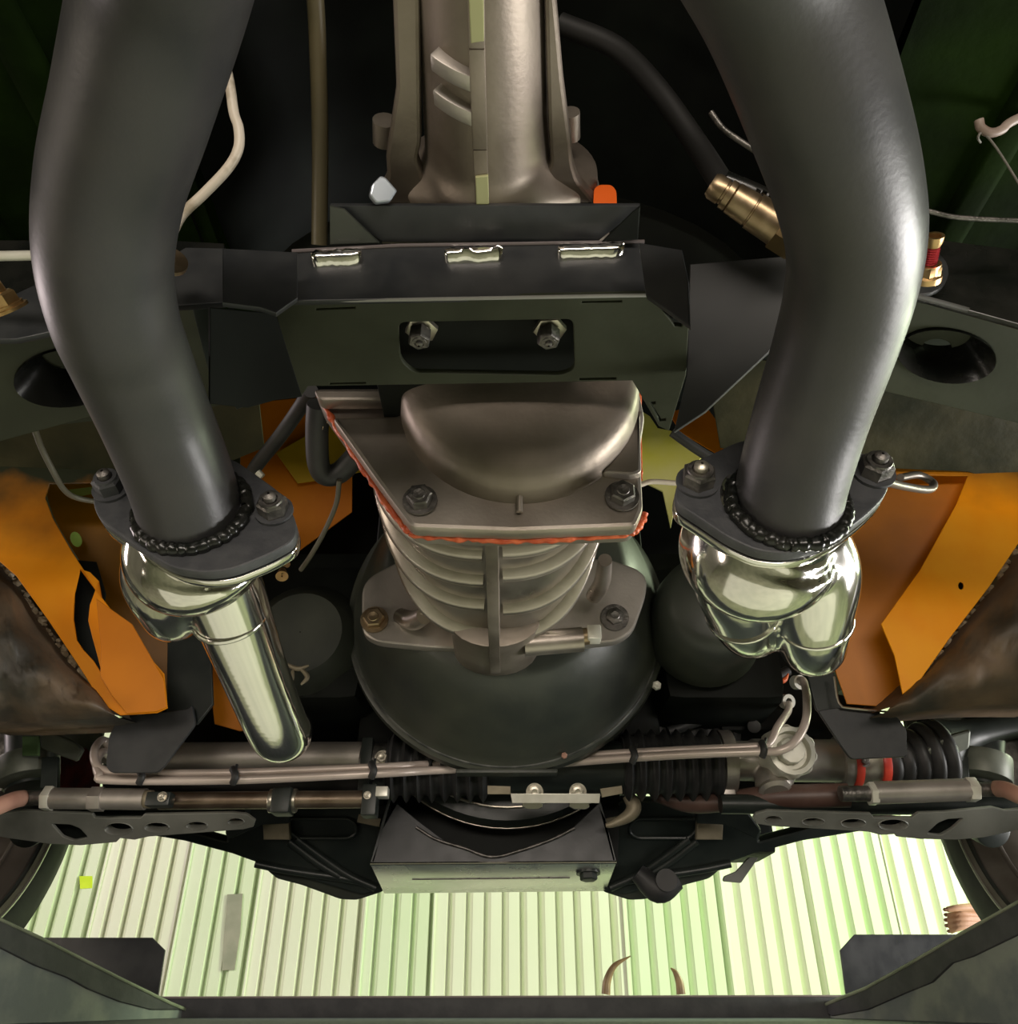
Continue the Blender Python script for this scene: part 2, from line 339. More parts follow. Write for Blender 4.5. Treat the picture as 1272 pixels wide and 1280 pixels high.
# engine block
en = root('engine_block', (0,1.45,0.55), 'dark engine block and pan rim in shadow in front of the bell housing', 'engine')
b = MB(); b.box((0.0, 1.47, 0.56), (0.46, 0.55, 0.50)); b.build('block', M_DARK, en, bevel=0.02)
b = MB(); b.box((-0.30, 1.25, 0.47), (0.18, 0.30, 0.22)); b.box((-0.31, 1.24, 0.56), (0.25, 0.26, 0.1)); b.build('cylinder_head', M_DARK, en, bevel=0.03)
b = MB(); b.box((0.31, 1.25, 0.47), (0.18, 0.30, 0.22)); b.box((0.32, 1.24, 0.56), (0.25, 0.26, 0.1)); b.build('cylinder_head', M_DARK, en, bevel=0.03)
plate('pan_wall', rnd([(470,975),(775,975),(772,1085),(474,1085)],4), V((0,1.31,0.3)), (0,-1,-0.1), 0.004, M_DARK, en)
c0 = V((-0.003,1.24,0.452))
b = MB(); b.lathe([(0,0.10),(0,0.200),(0.004,0.226),(0.02,0.234),(0.03,0.234),(0.035,0.226),(0.09,0.205),(0.16,0.19),(0.16,0.10)], c0, (0,1,0), 72, cap=False)
b.build('rear_cover', M_SUB, en, 50)
b = MB(); b.tube([c0+V((0.2085*math.cos(a), -0.002, 0.2085*math.sin(a))) for a in [math.pi*(1.14+0.72*i/24) for i in range(25)]], 0.0022, 8, 1); b.build('rim_bead', M_ZINC, en)
b = MB(); b.tube([c0+V((0.2335*math.cos(a), 0.022, 0.2335*math.sin(a))) for a in [math.pi*(1.14+0.72*i/24) for i in range(25)]], 0.0020, 8, 1); b.build('rim_bead', M_ZINC, en)

# toe boards (orange overspray), left and right, each with its cut opening and the inner panel behind
def toeboard(side):
    if side < 0:
        t = root('toe_board', (-0.55,0.98,0.5), 'orange and black overspray panel with a torn slot, at left', 'body panel')
        mt = paint_fade('orange_left', ((0.80,0.26,0.006),(0.86,0.31,0.010)), (0.022,0.026,0.014), tuple(AY(60,640,1.0)), (0.05,0,1), -0.06, 0.06, 16, 0.9)
        p = V((0,1.0,0.5)); n = V((0.12,-1,-0.1))
        plate('outer_sheet', [(-220,505),(300,480),(300,600),(62,605),(56,622),(66,648),(90,690),(128,748),(168,800),(205,842),(209,885),(196,891),(150,894),(128,880),(100,835),(60,775),(20,720),(-60,650),(-220,600)], p, n, 0.003, mt, t,
              holes=[[(100,712),(112,716),(122,726),(118,740),(112,756),(110,776),(116,800),(121,818),(127,842),(117,826),(104,812),(96,800),(92,774),(93,742)]])
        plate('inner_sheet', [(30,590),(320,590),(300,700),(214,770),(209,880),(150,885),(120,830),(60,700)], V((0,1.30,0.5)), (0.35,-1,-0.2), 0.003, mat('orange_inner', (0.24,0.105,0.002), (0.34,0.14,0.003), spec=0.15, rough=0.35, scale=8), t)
        plate('slot_shade', [(76,698),(120,702),(132,742),(126,790),(145,868),(105,866),(74,790)], V((0,1.02,0.5)), (0.1,-1,-0.2), 0.003, M_DARK, t)  # added black sheet, shade inside the torn slot put into its colour
        plate('lower_sheet', [(120,748),(165,780),(205,850),(208,884),(196,889),(158,892),(140,870),(125,845),(126,810)], V((0,0.985,0.5)), n, 0.003, mat('orange_burnt', spec=0.2, c1=(0.55,0.17,0.008), c2=(0.62,0.20,0.010), rough=0.4, scale=9), t)
        plate('lime_light_spot', ell(95,674,7,10,14,-0.4), V((0,1.27,0.5)), (0.35,-1,-0.2), 0.002, mat('green_glow_colour', (0.38,0.62,0.10), rough=0.5), t)  # spot of green reflected light, painted as a small lime plate
        # bright turned edge of the opening
        b = MB(); b.tube([AY(x,y,0.985) for x,y in ((57,618),(60,630),(70,655),(92,692),(112,722),(125,742))], 0.0016, 8); b.build('cut_edge', M_LIP, t)
        plate('top_flange', [(76,613),(118,608),(119,616),(90,622)], V((0,1.1,0.5)), (0.1,-1,-0.3), 0.003, mat('lime_flange', (0.34,0.42,0.10), rough=0.4), t)
    else:
        t = root('toe_board', (0.58,0.98,0.5), 'bright orange overspray panel with angled flange, at right', 'body panel')
        mt = paint_fade('orange_right', ((0.90,0.31,0.004),(0.95,0.38,0.010)), (0.018,0.017,0.010), tuple(AY(1180,600,1.0)), (0.18,0,1), -0.07, 0.03, 16, 0.8)
        p = V((0,1.0,0.5)); n = V((-0.12,-1,-0.1))
        plate('outer_sheet', [(1090,500),(1500,500),(1500,600),(1340,640),(1272,680),(1235,735),(1185,800),(1150,850),(1128,868),(1118,820),(1101,780),(1150,712),(1195,630),(1209,595),(1100,592)], p, n, 0.003, mt, t,
              holes=[ell(1201,732,3.5,5,8)])
        plate('hole_shade_disc', ell(1202,734,14,14,12), p+V((0,0.03,0)), n, 0.002, M_DARK, t)  # added black disc, gives the small hole its shade
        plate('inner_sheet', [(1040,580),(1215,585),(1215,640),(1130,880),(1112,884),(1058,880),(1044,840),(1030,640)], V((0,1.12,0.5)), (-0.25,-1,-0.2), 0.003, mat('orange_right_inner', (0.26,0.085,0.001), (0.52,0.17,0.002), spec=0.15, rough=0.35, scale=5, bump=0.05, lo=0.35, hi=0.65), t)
        plate('lower_sheet', [(1101,780),(1112,778),(1132,868),(1108,884),(1060,879),(1046,830),(1060,770)], V((0,1.10,0.5)), (-0.1,-1,-0.2), 0.003, mat('orange_right_low', spec=0.2, c1=(0.66,0.20,0.003), c2=(0.72,0.24,0.004), rough=0.35, scale=8), t)
        plate('flange_strip', [(1200,612),(1211,606),(1208,630),(1160,706),(1120,768),(1110,778),(1100,779),(1108,762),(1150,696)], V((0,0.985,0.5)), (0.5,-1,-0.2), 0.004, mat('yellow_orange_edge', (0.80,0.42,0.04), (0.85,0.5,0.1), rough=0.35, scale=9), t)
        b = MB(); b.tube([AY(x,y,1.0) for x,y in ((1100,592),(1150,591),(1205,593),(1210,600))], 0.002, 8); b.build('cut_edge', mat('orange_edge', (0.6,0.2,0.04)), t)
    return t
toeboard(-1); toeboard(1)

# mottled underseal-covered sills / arch liners at both lower sides
def sill(side):
    b = MB(); rows = []
    if side < 0:
        top = [(-60,655),(0,702),(40,760),(85,822),(120,862),(142,893)]; bot = [(-60,905),(0,905),(40,903),(85,901),(120,899),(148,897)]
    else:
        top = [(1340,620),(1272,690),(1225,752),(1178,812),(1145,850),(1112,884)]; bot = [(1340,880),(1272,880),(1225,882),(1178,886),(1145,889),(1108,890)]
    m = 14; k = 6
    T = crom([V((*p,0)) for p in top], k); B = crom([V((*p,0)) for p in bot], k)
    for j in range(m+1):
        f = j/m; row = []
        for i in range(len(T)):
            q = T[i].lerp(B[i], f); e = math.sin(math.pi*f)**0.7
            Y = 0.97 - 0.10*e*(1-i/len(T)*0.8) + 0.014*mnoise.noise(V((q.x*0.03, q.y*0.03, 1.0)))+0.006*mnoise.noise(V((q.x*0.12, q.y*0.12, 4.0)))
            row.append(AY(q.x, q.y, Y))
        rows.append(row)
    b.loft(rows, closed=False)
    back = [[p+V((0,0.12,0.02)) for p in r] for r in (rows[0], rows[-1])]
    b.loft([rows[0], back[0]], closed=False); b.loft([rows[-1], back[1]], closed=False)
    s = 'left' if side < 0 else 'right'
    o = b.build('sill_liner', M_GRUB, None, 70)
    tag(o, 'brown mottled underseal-caked sill lump at the %s edge, below the orange panel' % s, 'sill')
    # torn crusty edge of underseal along the orange paint
    b = MB(); rnd_ = random.Random(3+side)
    for i in range(70):
        q = T[int(i/70*(len(T)-6))]; q2 = T[min(int(i/70*(len(T)-6))+1, len(T)-1)]; q = q.lerp(q2, rnd_.random())
        c = AY(q.x+rnd_.uniform(-3,3), q.y+rnd_.uniform(-6,3), 0.965); r = rnd_.uniform(0.002, 0.006)
        b.loft([[c+V((math.cos(a)*r*sc*rnd_.uniform(.7,1.3), -zz, math.sin(a)*r*sc*rnd_.uniform(.7,1.3))) for a in [2*math.pi*t/6 for t in range(6)]] for sc, zz in ((1.2,0),(1.0,0.003),(0.3,0.006))])
    cr = b.build('crust', mat('crusty_underseal', (0.20,0.15,0.09), (0.34,0.28,0.19), rough=0.4, scale=60), o, 30); cr['kind'] = 'stuff'
    return o
sill(-1); sill(1)

# chassis cross arms with pressed oval pockets
def cross_arm(side):
    if side < 0:
        t = root('chassis_arm', (-0.45,0.6,0.45), 'black chassis cross arm with oval pocket beside the left pipe', 'chassis arm')
        p = AZ(60,480,0.47); n = (0.10,-0.25,-1)
        plate('underside', [(-220,476),(0,424),(75,404),(180,384),(240,384),(300,500),(225,520),(125,518),(0,552),(-220,611)], p, n, 0.004, M_OLIVE, t, holes=[ell(86,470,68,36,28,-0.10)])
        plate('rear_face', [(-220,330),(0,300),(60,300),(210,300),(280,304),(280,378),(200,384),(75,404),(0,424),(-220,476)], AZ(60,408,0.47)+V((0,-0.002,0)), (0.10,-1,-0.05), 0.006, M_GLOSS, t)
        plate('bolt_plate', [(-60,392),(0,376),(60,348),(78,352),(120,340),(120,402),(40,420),(20,424),(-60,425)], AZ(60,408,0.47)+V((0,-0.012,0)), (0.10,-1,-0.05), 0.006, M_PLATE, t)
        plate('pocket', [(0,420),(170,400),(175,520),(0,540)], p+V((0,0,0.035)), n, 0.003, M_OLIVE, t, holes=[ell(86,468,15,10,18)])
        cupc = (86,470)
    else:
        t = root('chassis_arm', (0.5,0.6,0.45), 'black chassis cross arm with oval pocket beside the right pipe', 'chassis arm')
        p = AZ(1190,440,0.47); n = (-0.10,-0.25,-1)
        plate('underside', [(1100,362),(1130,368),(1160,374),(1272,405),(1500,468),(1500,592),(1272,529),(1090,486),(1060,478),(1060,380)], p, n, 0.004, M_OLIVE, t, holes=[ell(1182,443,62,33,28,0.12)])
        plate('rear_face', [(1060,268),(1150,275),(1160,298),(1272,312),(1500,350),(1500,468),(1272,405),(1160,374),(1100,362)], AZ(1190,384,0.47)+V((0,-0.002,0)), (-0.10,-1,-0.05), 0.006, M_GLOSS, t)
        plate('bolt_plate', ell(1148,338,38,30,24,0.1), AZ(1160,374,0.47)+V((0,-0.010,0)), (-0.10,-1,-0.05), 0.005, M_PLATE, t)
        plate('pocket', [(1110,390),(1260,410),(1260,500),(1110,490)], p+V((0,0,0.03)), n, 0.003, M_OLIVE, t, holes=[ell(1171,434,18,10,18)])
        cupc = (1182,443)
    # rolled lip and conical wall of the pressed pocket
    nn = V(n).normalized()
    out = [PP(x,y,p,nn) for x,y in ell(cupc[0],cupc[1],66 if side<0 else 60,35 if side<0 else 32,36,-0.10 if side<0 else 0.12)]
    cc = sum(out, V())/len(out)
    b = MB(); b.loft([[cc+(q-cc)*s+V((0,0,dz)) for q in out] for s, dz in ((1.03,-0.003),(1.0,0.0),(0.86,0.016),(0.74,0.033))], cap=False); b.build('pressed_rim', M_GLOSS, t, 60)
    b = MB()
    if side < 0: b.tube([AZ(x,y,0.466) for x,y in ((-60,439),(0,425),(75,405),(180,385))], 0.0022, 8)
    else: b.tube([AZ(x,y,0.466) for x,y in ((1130,368),(1160,374),(1272,405),(1340,424))], 0.0022, 8)
    b.build('folded_edge', mat('worn_edge', (0.10,0.10,0.095), rough=0.25), t)
    return t
cross_arm(-1); cross_arm(1)
# old olive frame skin behind the arms
for px, s, n in (([(-220,540),(120,500),(320,470),(330,560),(230,600),(60,606),(20,640),(-220,660)], 'left', (0.1,-0.6,-1)), ([(880,440),(1100,470),(1500,545),(1500,620),(1240,600),(1210,590),(1100,585),(1040,590),(900,560)], 'right', (-0.1,-0.6,-1))):
    o = plate('frame_skin', px, AY(600,560,0.93), n, 0.004, mat('old_frame', spec=0.15, c1=(0.016,0.018,0.009), c2=(0.055,0.05,0.024), rough=0.4, r2=0.6, scale=10, bump=0.4, bscale=30, lo=0.35, hi=0.7))
    tag(o, 'dull olive-brown old frame sheet above the %s orange panel' % s, 'frame sheet')
# orange and ochre patches seen inboard of the pipes
o = root('inner_body_panel', AY(350,560,1.12), 'orange and ochre inner body panel between left pipe flange and gearbox', 'body panel')
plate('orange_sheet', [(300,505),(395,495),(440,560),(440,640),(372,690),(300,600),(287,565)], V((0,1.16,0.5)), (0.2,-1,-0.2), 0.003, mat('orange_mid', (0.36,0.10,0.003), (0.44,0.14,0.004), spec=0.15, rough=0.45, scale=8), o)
plate('ochre_patch', [(345,566),(400,534),(440,525),(450,590),(400,600),(372,604)], V((0,1.145,0.5)), (0.2,-1,-0.2), 0.003, M_OCHRE, o)
plate('orange_post', [(250,790),(290,800),(300,860),(325,910),(300,914),(268,905),(262,850)], V((0,1.16,0.5)), (0.2,-1,-0.2), 0.003, mat('orange_mid', (0.42,0.13,0.012)), o)
o = plate('inner_body_panel', [(835,515),(880,505),(925,565),(900,570),(850,540)], V((0,1.1,0.5)), (-0.2,-1,-0.2), 0.003, mat('orange_mid', (0.42,0.13,0.012)))
tag(o, 'small orange body panel sliver between crossmember tip and right pipe', 'body panel')
o = plate('yellow_shield', [(799,512),(812,520),(822,535),(838,538),(880,568),(860,590),(850,600),(838,660),(828,614),(800,600)], V((0,0.98,0.5)), (-0.1,-1,-0.1), 0.004, M_YEL)
tag(o, 'yellow-green plastic sheet between gearbox plate and right pipe flange', 'plastic sheet')

# ============================================================ GEARBOX
gx = root('gearbox', (0,0.7,0.5), 'grey cast aluminium gearbox with ribbed case above the centre of the picture', 'gearbox')
def osec(y, cx_, cz, rx, rz, n=48): return [V((cx_+rx*math.cos(2*math.pi*j/n), y, cz+rz*math.sin(2*math.pi*j/n))) for j in range(n)]
b = MB()
b.loft([osec(-0.35,-0.02,0.576,0.035,0.041), osec(-0.05,-0.02,0.578,0.036,0.042), osec(0.10,-0.019,0.578,0.038,0.044), osec(0.25,-0.019,0.58,0.0415,0.048), osec(0.36,-0.018,0.582,0.0475,0.052), osec(0.392,-0.017,0.582,0.050,0.0545), osec(0.405,-0.016,0.58,0.056,0.060), osec(0.414,-0.014,0.585,0.070,0.062), osec(0.422,-0.012,0.595,0.086,0.066), osec(0.436,-0.010,0.60,0.086,0.068),
        osec(0.50,-0.002,0.60,0.096,0.070), osec(0.535,0.004,0.585,0.090,0.072), osec(0.548,0.007,0.56,0.094,0.085), osec(0.556,0.009,0.53,0.100,0.095), osec(0.564,0.010,0.508,0.106,0.103), osec(0.570,0.010,0.500,0.110,0.108), osec(0.576,0.010,0.498,0.112,0.113), osec(0.584,0.010,0.497,0.113,0.117), osec(0.61,0.010,0.495,0.116,0.1215)])
b.fuse('tail_housing', M_TAIL, gx, 0.0028, 5)
b = MB()                                                # side flanges of the tail housing
for pts in ([(489,-40),(520,-40),(524,180),(520,200),(535,235),(548,256),(468,256),(484,226),(482,196),(486,170),(495,110)], [(681,-40),(692,-40),(704,100),(714,180),(716,205),(728,228),(748,256),(655,256),(672,236),(690,205),(688,160)]):
    pass
plate('side_flange', rnd([(489,-40),(524,-40),(526,180),(521,200),(530,226),(552,257),(466,257),(484,222),(482,196),(486,170),(495,110)],6), V((0,0.4,0.558)), DOWN, 0.014, M_TAIL, gx, bev=0.003)
plate('side_flange', rnd([(679,-40),(692,-40),(704,100),(714,180),(716,205),(722,226),(748,257),(650,257),(672,236),(688,205),(685,160)],6), V((0,0.4,0.558)), DOWN, 0.014, M_TAIL, gx, bev=0.003)
b = MB()                                                # centre fin under the tail
fin = [(594,-40),(596,54),(600,180),(603,256)]
for (x0,y0),(x1,y1) in zip(fin, fin[1:]):
    b.beam(AZ(x0,y0,0.531), AZ(x1,y1,0.529), 0.0105, 0.016)
b.build('centre_fin', M_TAIL, gx, 35, bevel=0.0015)
plate('fin_cap', [(584,-40),(604,-40),(605,52),(588,55)], V((0,0.4,0.521)), DOWN, 0.003, mat('greenish_cast', (0.42,0.42,0.22), metal=0.3, rough=0.5), gx)
plate('fin_cap', [(594,222),(610,220),(611,256),(595,256)], V((0,0.4,0.520)), DOWN, 0.003, mat('greenish_cast', (0.42,0.42,0.22)), gx)
for ya, yb in ((78,92),(124,134)):                      # two raised cast pads left of the fin
    b = MB(); secs = []
    for i in range(9):
        f = i/8; ang = math.radians(232 + (263-232)*f); yy = (ya+yb)/2+f*16-6
        base = AZ(560, yy, 0.535); r0, r1 = 0.044, 0.0555
        cx_, cz = -0.0185, 0.581; hw = 0.0055
        secs.append([V((cx_+rr*math.cos(ang), base.y+dy, cz+rr*math.sin(ang)*1.03)) for rr, dy in ((r0,-hw*1.3),(r1,-hw),(r1,hw),(r0,hw*1.3))])
    b.loft(secs); b.build('cast_pad', M_RACK, gx, 50, bevel=0.0012)
# square adapter plates and sealant bead
gx_rear = plate('rear_flange', rnd([(414,521),(500,519),(500,486),(640,470),(798,484),(806,520),(800,560),(804,636),(794,658),(640,664),(514,659),(470,600),(436,552)], 7), V((0,0.602,0.5)), REAR, 0.018, M_ALU, gx, bev=0.004)
plate('raised_shoulder', rnd([(391,486),(500,486),(500,500),(398,500)], 6), V((0,0.600,0.5)), (0.0,-1,-0.1), 0.018, M_ALU, gx, bev=0.003)
plate('raised_shoulder', rnd([(752,590),(775,560),(800,510),(802,590),(790,594)], 5), V((0,0.594,0.5)), REAR, 0.012, M_ALU, gx, bev=0.003)
rfl = gx_rear
b = MB(); b.tube([AY(649,y,Y) for y,Y in ((578,0.585),(592,0.590),(640,0.597))], 0.003, 10); b.build('casting_line', M_ALUD, rfl)
gx_front = plate('front_flange', rnd([(392,486),(798,484),(802,642),(790,662),(640,668),(516,664),(470,606),(436,556),(400,506)], 9), V((0,0.624,0.5)), REAR, 0.024, M_ALU, gx, bev=0.002)
sl = MB(); rr_ = random.Random(5)
def bead(pts, r):
    P = crom([AY(x,y,0.621) for x,y in pts], 8)
    P = [p+V((0,rr_.uniform(-.001,.001),rr_.uniform(-.001,.001))) for p in P]
    sl.tube(P, [r*rr_.uniform(0.7,1.35) for _ in P], 10, 2)
bead([(405,508),(430,548),(462,598),(490,640),(512,667)], 0.0031)
bead([(512,668),(560,672),(610,675),(660,675),(720,672),(780,668),(797,660),(806,642)], 0.0030)
bead([(799,490),(800,560),(801,600)], 0.0016)
sl.build('sealant_bead', M_SEAL, gx_front, 60)
for x, y, m in ((525,626,M_STEELD),(777,621,M_STEELD)): bolt('bolt', AY(x,y,0.600), REAR, 0.0118, 0.010, m, gx, rot=0.15 if x<600 else 0.5)
# ribbed gear case
b = MB(); secs = []
for Y, rx, rz, cz in ((0.645,0.118,0.113,0.50),(0.68,0.119,0.117,0.50),(0.74,0.118,0.125,0.497),(0.80,0.114,0.130,0.494),(0.845,0.104,0.131,0.492),(0.885,0.085,0.128,0.49),(0.93,0.07,0.11,0.49)):
    secs.append([V((-0.0165+rx*abs(math.cos(a))**0.75*(1 if math.cos(a)>0 else -1), Y, cz+rz*(abs(math.sin(a))**0.85)*(1 if math.sin(a)>0 else -1))) for a in [2*math.pi*j/56 for j in range(56)]])
b.loft(secs); b.build('gear_case', M_CASE, gx, 60)
def rib_arc(Yc, Ye, rx, rz, cz, a0, a1, hgt, wid, curve):
    b = MB(); secs = []; n = 22
    for i in range(n+1):
        f = i/n; a = math.radians(a0+(a1-a0)*f)
        ca, sa = math.cos(a), math.sin(a); Y = Yc+(Ye-Yc)*f**curve
        px_ = lambda e: V((-0.0165+(rx+e)*abs(ca)**0.75*(1 if ca>0 else -1), 0, cz+(rz+e)*(-abs(sa)**0.85)))
        w0 = wid*(1-0.3*f)
        secs.append([px_(-0.006)+V((0,Y-w0,0)), px_(hgt*0.8)+V((0,Y-w0*0.55,0)), px_(hgt)+V((0,Y-w0*0.1,0)), px_(hgt*0.8)+V((0,Y+w0*0.5,0)), px_(-0.006)+V((0,Y+w0,0))])
    b.loft(secs); return b.build('case_rib', M_CASE, gx, 65)
for Yc, Ye, rx, rz, cz in ((0.705,0.665,0.119,0.117,0.50),(0.745,0.690,0.1185,0.124,0.498),(0.79,0.73,0.117,0.129,0.496),(0.855,0.775,0.112,0.132,0.493)):
    rib_arc(Yc, Ye, rx, rz, cz, 268, 182, 0.010, 0.012, 1.6)
for Yc, Ye, rx, rz, cz in ((0.700,0.655,0.119,0.117,0.50),(0.735,0.672,0.1185,0.123,0.498),(0.80,0.705,0.117,0.130,0.496),(0.865,0.76,0.112,0.132,0.493)):
    rib_arc(Yc, Ye, rx, rz, cz, 272, 358, 0.010, 0.012, 1.6)
b = MB(); P = [V((-0.0165,0.646,0.378)), V((-0.0165,0.70,0.371)), V((-0.0165,0.78,0.356)), V((-0.0165,0.86,0.350)), V((-0.0165,0.925,0.352))]
P = crom([p+V((0,0,-0.004)) for p in P]+[V((-0.0165,0.932,0.352))], 4); rs = random.Random(2)
b.loft([[p+V((sx_*0.0066,0,sz_*0.012+(rs.uniform(-.0006,.0006)))) for sx_, sz_ in ((-1,1),(-0.9,-0.9),(0.9,-0.9),(1,1))] for p in P])
b.build('seam_rib', M_ALUD, gx, 40, bevel=0.0012)
b = MB(); b.lathe([(0,0.001),(0,0.047),(0.004,0.050),(0.03,0.050)], (-0.0165,0.868,0.385), (0,-0.15,-1), 40, cap=False, sx=1.0)
bb = MB(); bb.loft([[V((-0.0165+0.052*math.cos(a), 0.90+dy, 0.372+0.034*math.sin(a))) for a in [math.pi*j/24*2 for j in range(24)]] for dy in (-0.055,-0.05,0.04)])
bb.build('front_boss', M_ALUD, gx, 50, bevel=0.0015)
bb = MB(); bb.tube([AY(655,805,0.875), AY(728,799,0.875)], 0.0145, 24, 1); sbo = bb.build('side_boss', M_CASE, gx, 50)
bb = MB(); bb.tube([AY(727,796,0.875), AY(735,795,0.875)], 0.010, 20, 1); bb.build('plug_washer', M_BRASSD, sbo, 40)
bb = MB(); u_ = (AY(750,792,0.875)-AY(733,794,0.875)).normalized(); bb.box(AY(742,793,0.872), (0.016,0.018,0.018)); bb.build('square_plug', M_WHITE, sbo, 40, bevel=0.002)
plate('bell_flange', rnd([(452,735),(462,720),(500,700),(760,698),(796,710),(809,722),(807,745),(792,788),(772,802),(700,809),(620,813),(540,810),(470,803),(452,792)], 12), V((0,0.93,0.45)), REAR, 0.016, M_RACK, gx, bev=0.003)
bolt('bolt', AY(468,775,0.928), REAR, 0.0135, 0.010, M_BRASSD, gx, rot=0.1)
bolt('bolt', AY(768,772,0.928), REAR, 0.0115, 0.006, M_STEELD, gx, washer=1.55)
bb = MB(); bb.tube([AY(500,770,0.93),AY(516,776,0.91),AY(530,770,0.88)], [0.010,0.012,0.010], 16); bb.build('lug', M_CASE, gx, 60)
bb = MB(); bb.tube([AY(742,745,0.90),AY(752,728,0.86),AY(756,700,0.80)], [0.010,0.010,0.008], 16); bb.build('lug', M_CASE, gx, 60)
# hex ends seen at the sides of the tail
bb = MB(); bb.tube([AZ(481,150,0.60), AZ(481,178,0.60)], 0.010, 16, 1); bb.build('side_sensor', M_ALUD, gx)
bb = MB(); bb.tube([AZ(712,140,0.60), AZ(713,172,0.60)], 0.008, 16, 1); bb.build('side_sensor', M_ALUD, gx)
tag(plate('bent_clip', rnd([(462,244),(465,230),(476,219),(482,221),(497,238),(488,252),(470,254)],3), AZ(478,240,0.52), (0.4,-0.8,-0.6), 0.006, M_CLIP, bev=0.0015), 'small bluish-grey bent clip at left foot of the tail housing', 'clip')
b = MB(); b.loft([[AY(x,y,Yq) for x,y in rnd([(741,256),(742,236),(748,231),(764,231),(770,238),(771,257)],4)] for Yq in (0.415,0.435)])
tag(b.build('orange_plug', mat('orange_plastic', (0.80,0.13,0.015), rough=0.4), None, 40, bevel=0.001), 'orange plastic plug behind right end of the crossmember', 'plug')

# ============================================================ BELL HOUSING
bh = root('bell_housing', (0,1.0,0.5), 'large round dark bell housing below the gearbox', 'bell housing')
bc = V((-0.003,0.94,0.495))
b = MB(); b.lathe([(0.0,0.02),(0.0,0.150),(0.006,0.160),(0.04,0.182),(0.09,0.206),(0.135,0.221),(0.150,0.228),(0.154,0.236),(0.166,0.238),(0.176,0.236)], bc, (0,1,0), 96, cap=False)
bowl = b.build('bowl', M_BELL, bh, 50)
b = MB(); b.tube([bc+V((0.2290*math.cos(a), 0.152, 0.2290*math.sin(a))) for a in [math.pi*(1.1+0.8*i/48) for i in range(49)]], 0.0022, 8, 1); b.build('rim_lip', mat('worn_bell_edge', (0.05,0.055,0.05), (0.14,0.145,0.13), rough=0.35, scale=30, metal=0.4), bowl)
b = MB(); b.beam(bc+V((-0.068,0.163,-0.2335)), bc+V((0.068,0.163,-0.2335)), 0.022, 0.006); b.build('rim_flat', M_BELL, bowl, bevel=0.002)
bolt('small_bolt', AY(705,945,1.085), REAR, 0.0042, 0.004, M_PINK, bh, washer=0)
bolt('small_bolt', AY(820,858,1.07), REAR, 0.0065, 0.006, M_WHITE, bh, washer=0)
b = MB(); s = D(885,765,1.08)
b.lathe([(0,0.001),(0,0.05),(0.012,0.07),(0.05,0.078),(0.13,0.080),(0.16,0.07)], s+V((-0.0,-0.04,0.0)), (0.1,1,0.05), 40, cap=False)
tag(b.build('starter_motor', M_BELL, None, 50), 'round dark starter motor bulge right of the bell housing', 'starter motor')
b = MB(); b.lathe([(0,0.001),(0,0.06),(0.03,0.085),(0.10,0.09)], D(375,790,1.15), (0,1,0.05), 36, cap=False)
tag(b.build('side_cover', M_BELL, None, 50), 'rounded dark cover left of the bell housing in shadow', 'cover')

# ============================================================ GEARBOX CROSSMEMBER
cm = root('gearbox_crossmember', (0,0.48,0.47), 'black fabricated crossmember box with window opening under the gearbox', 'crossmember')
ZB = 0.45
slot = lambda x0,y0,x1,y1,h=2: [(x0,y0),(x1,y1),(x1,y1+h),(x0,y0+h)]
cm_bot = plate('bottom_plate', [(345,392),(364,377),(590,373),(808,369),(861,406),(857,470),(836,539),(823,533),(790,476),(640,479),(385,483),(376,497),(360,450)], V((0,0,ZB)), DOWN, 0.005, M_OLIVE, cm,
      holes=[rnd([(498,403),(716,399),(718,462),(702,469),(516,466),(500,450)],9), slot(395,386,444,384), slot(727,377,777,376), slot(412,479,457,478), slot(724,473,770,472,2.6), [(829,389),(833,387),(853,405),(852,409),(843,408)], [(812,503),(819,502),(819,505),(815,506),(826,524),(832,523),(832,526),(824,527)]])
cm_rear = plate('rear_plate', [(345,388),(364,376),(590,372),(808,368),(800,303),(640,306),(500,307),(372,316),(365,330)], AZ(590,372,ZB)+V((0,0.0,0)), (0,-1,-0.02), 0.005, M_PLATE, cm)
plate('left_gusset', [(278,310),(372,315),(372,372),(345,391),(325,384),(278,378)], AZ(590,372,ZB)+V((0,0.004,0)), (0.25,-1,-0.05), 0.005, M_PLATE, cm)
plate('right_gusset', [(798,303),(852,312),(860,350),(862,408),(836,389),(807,369)], AZ(590,372,ZB)+V((0,0.004,0)), (-0.35,-1,-0.05), 0.005, M_PLATE, cm)
plate('left_arm', [(205,325),(232,309),(280,310),(280,378),(205,383)], AZ(590,372,ZB)+V((0,0.01,0)), (0.1,-1,-0.05), 0.006, M_PLATE, cm)
b = MB(); b.tube([AZ(x,y,ZB-0.001) for x,y in ((350,386),(364,377),(590,373),(808,369))], 0.0014, 8, 1); b.build('folded_edge', mat('worn_fold', (0.30,0.30,0.28), rough=0.3), cm_bot)
b = MB(); b.tube([AY(x,y,0.427) for x,y in ((365,314),(500,307),(640,305),(805,302))], 0.0016, 8, 1); b.build('folded_edge', mat('worn_fold2', (0.14,0.12,0.12), rough=0.3), cm_rear)
plate('left_side_wall', [(262,384),(345,392),(378,496),(345,500),(310,510),(262,505)], V((0,0.55,ZB+0.01)), (0.55,-0.6,-0.6), 0.004, M_DARK, cm)
plate('left_strut', [(240,385),(272,385),(330,500),(296,512),(262,470)], V((0,0.60,ZB+0.03)), (0.3,-0.6,-0.6), 0.006, M_SUB, cm)
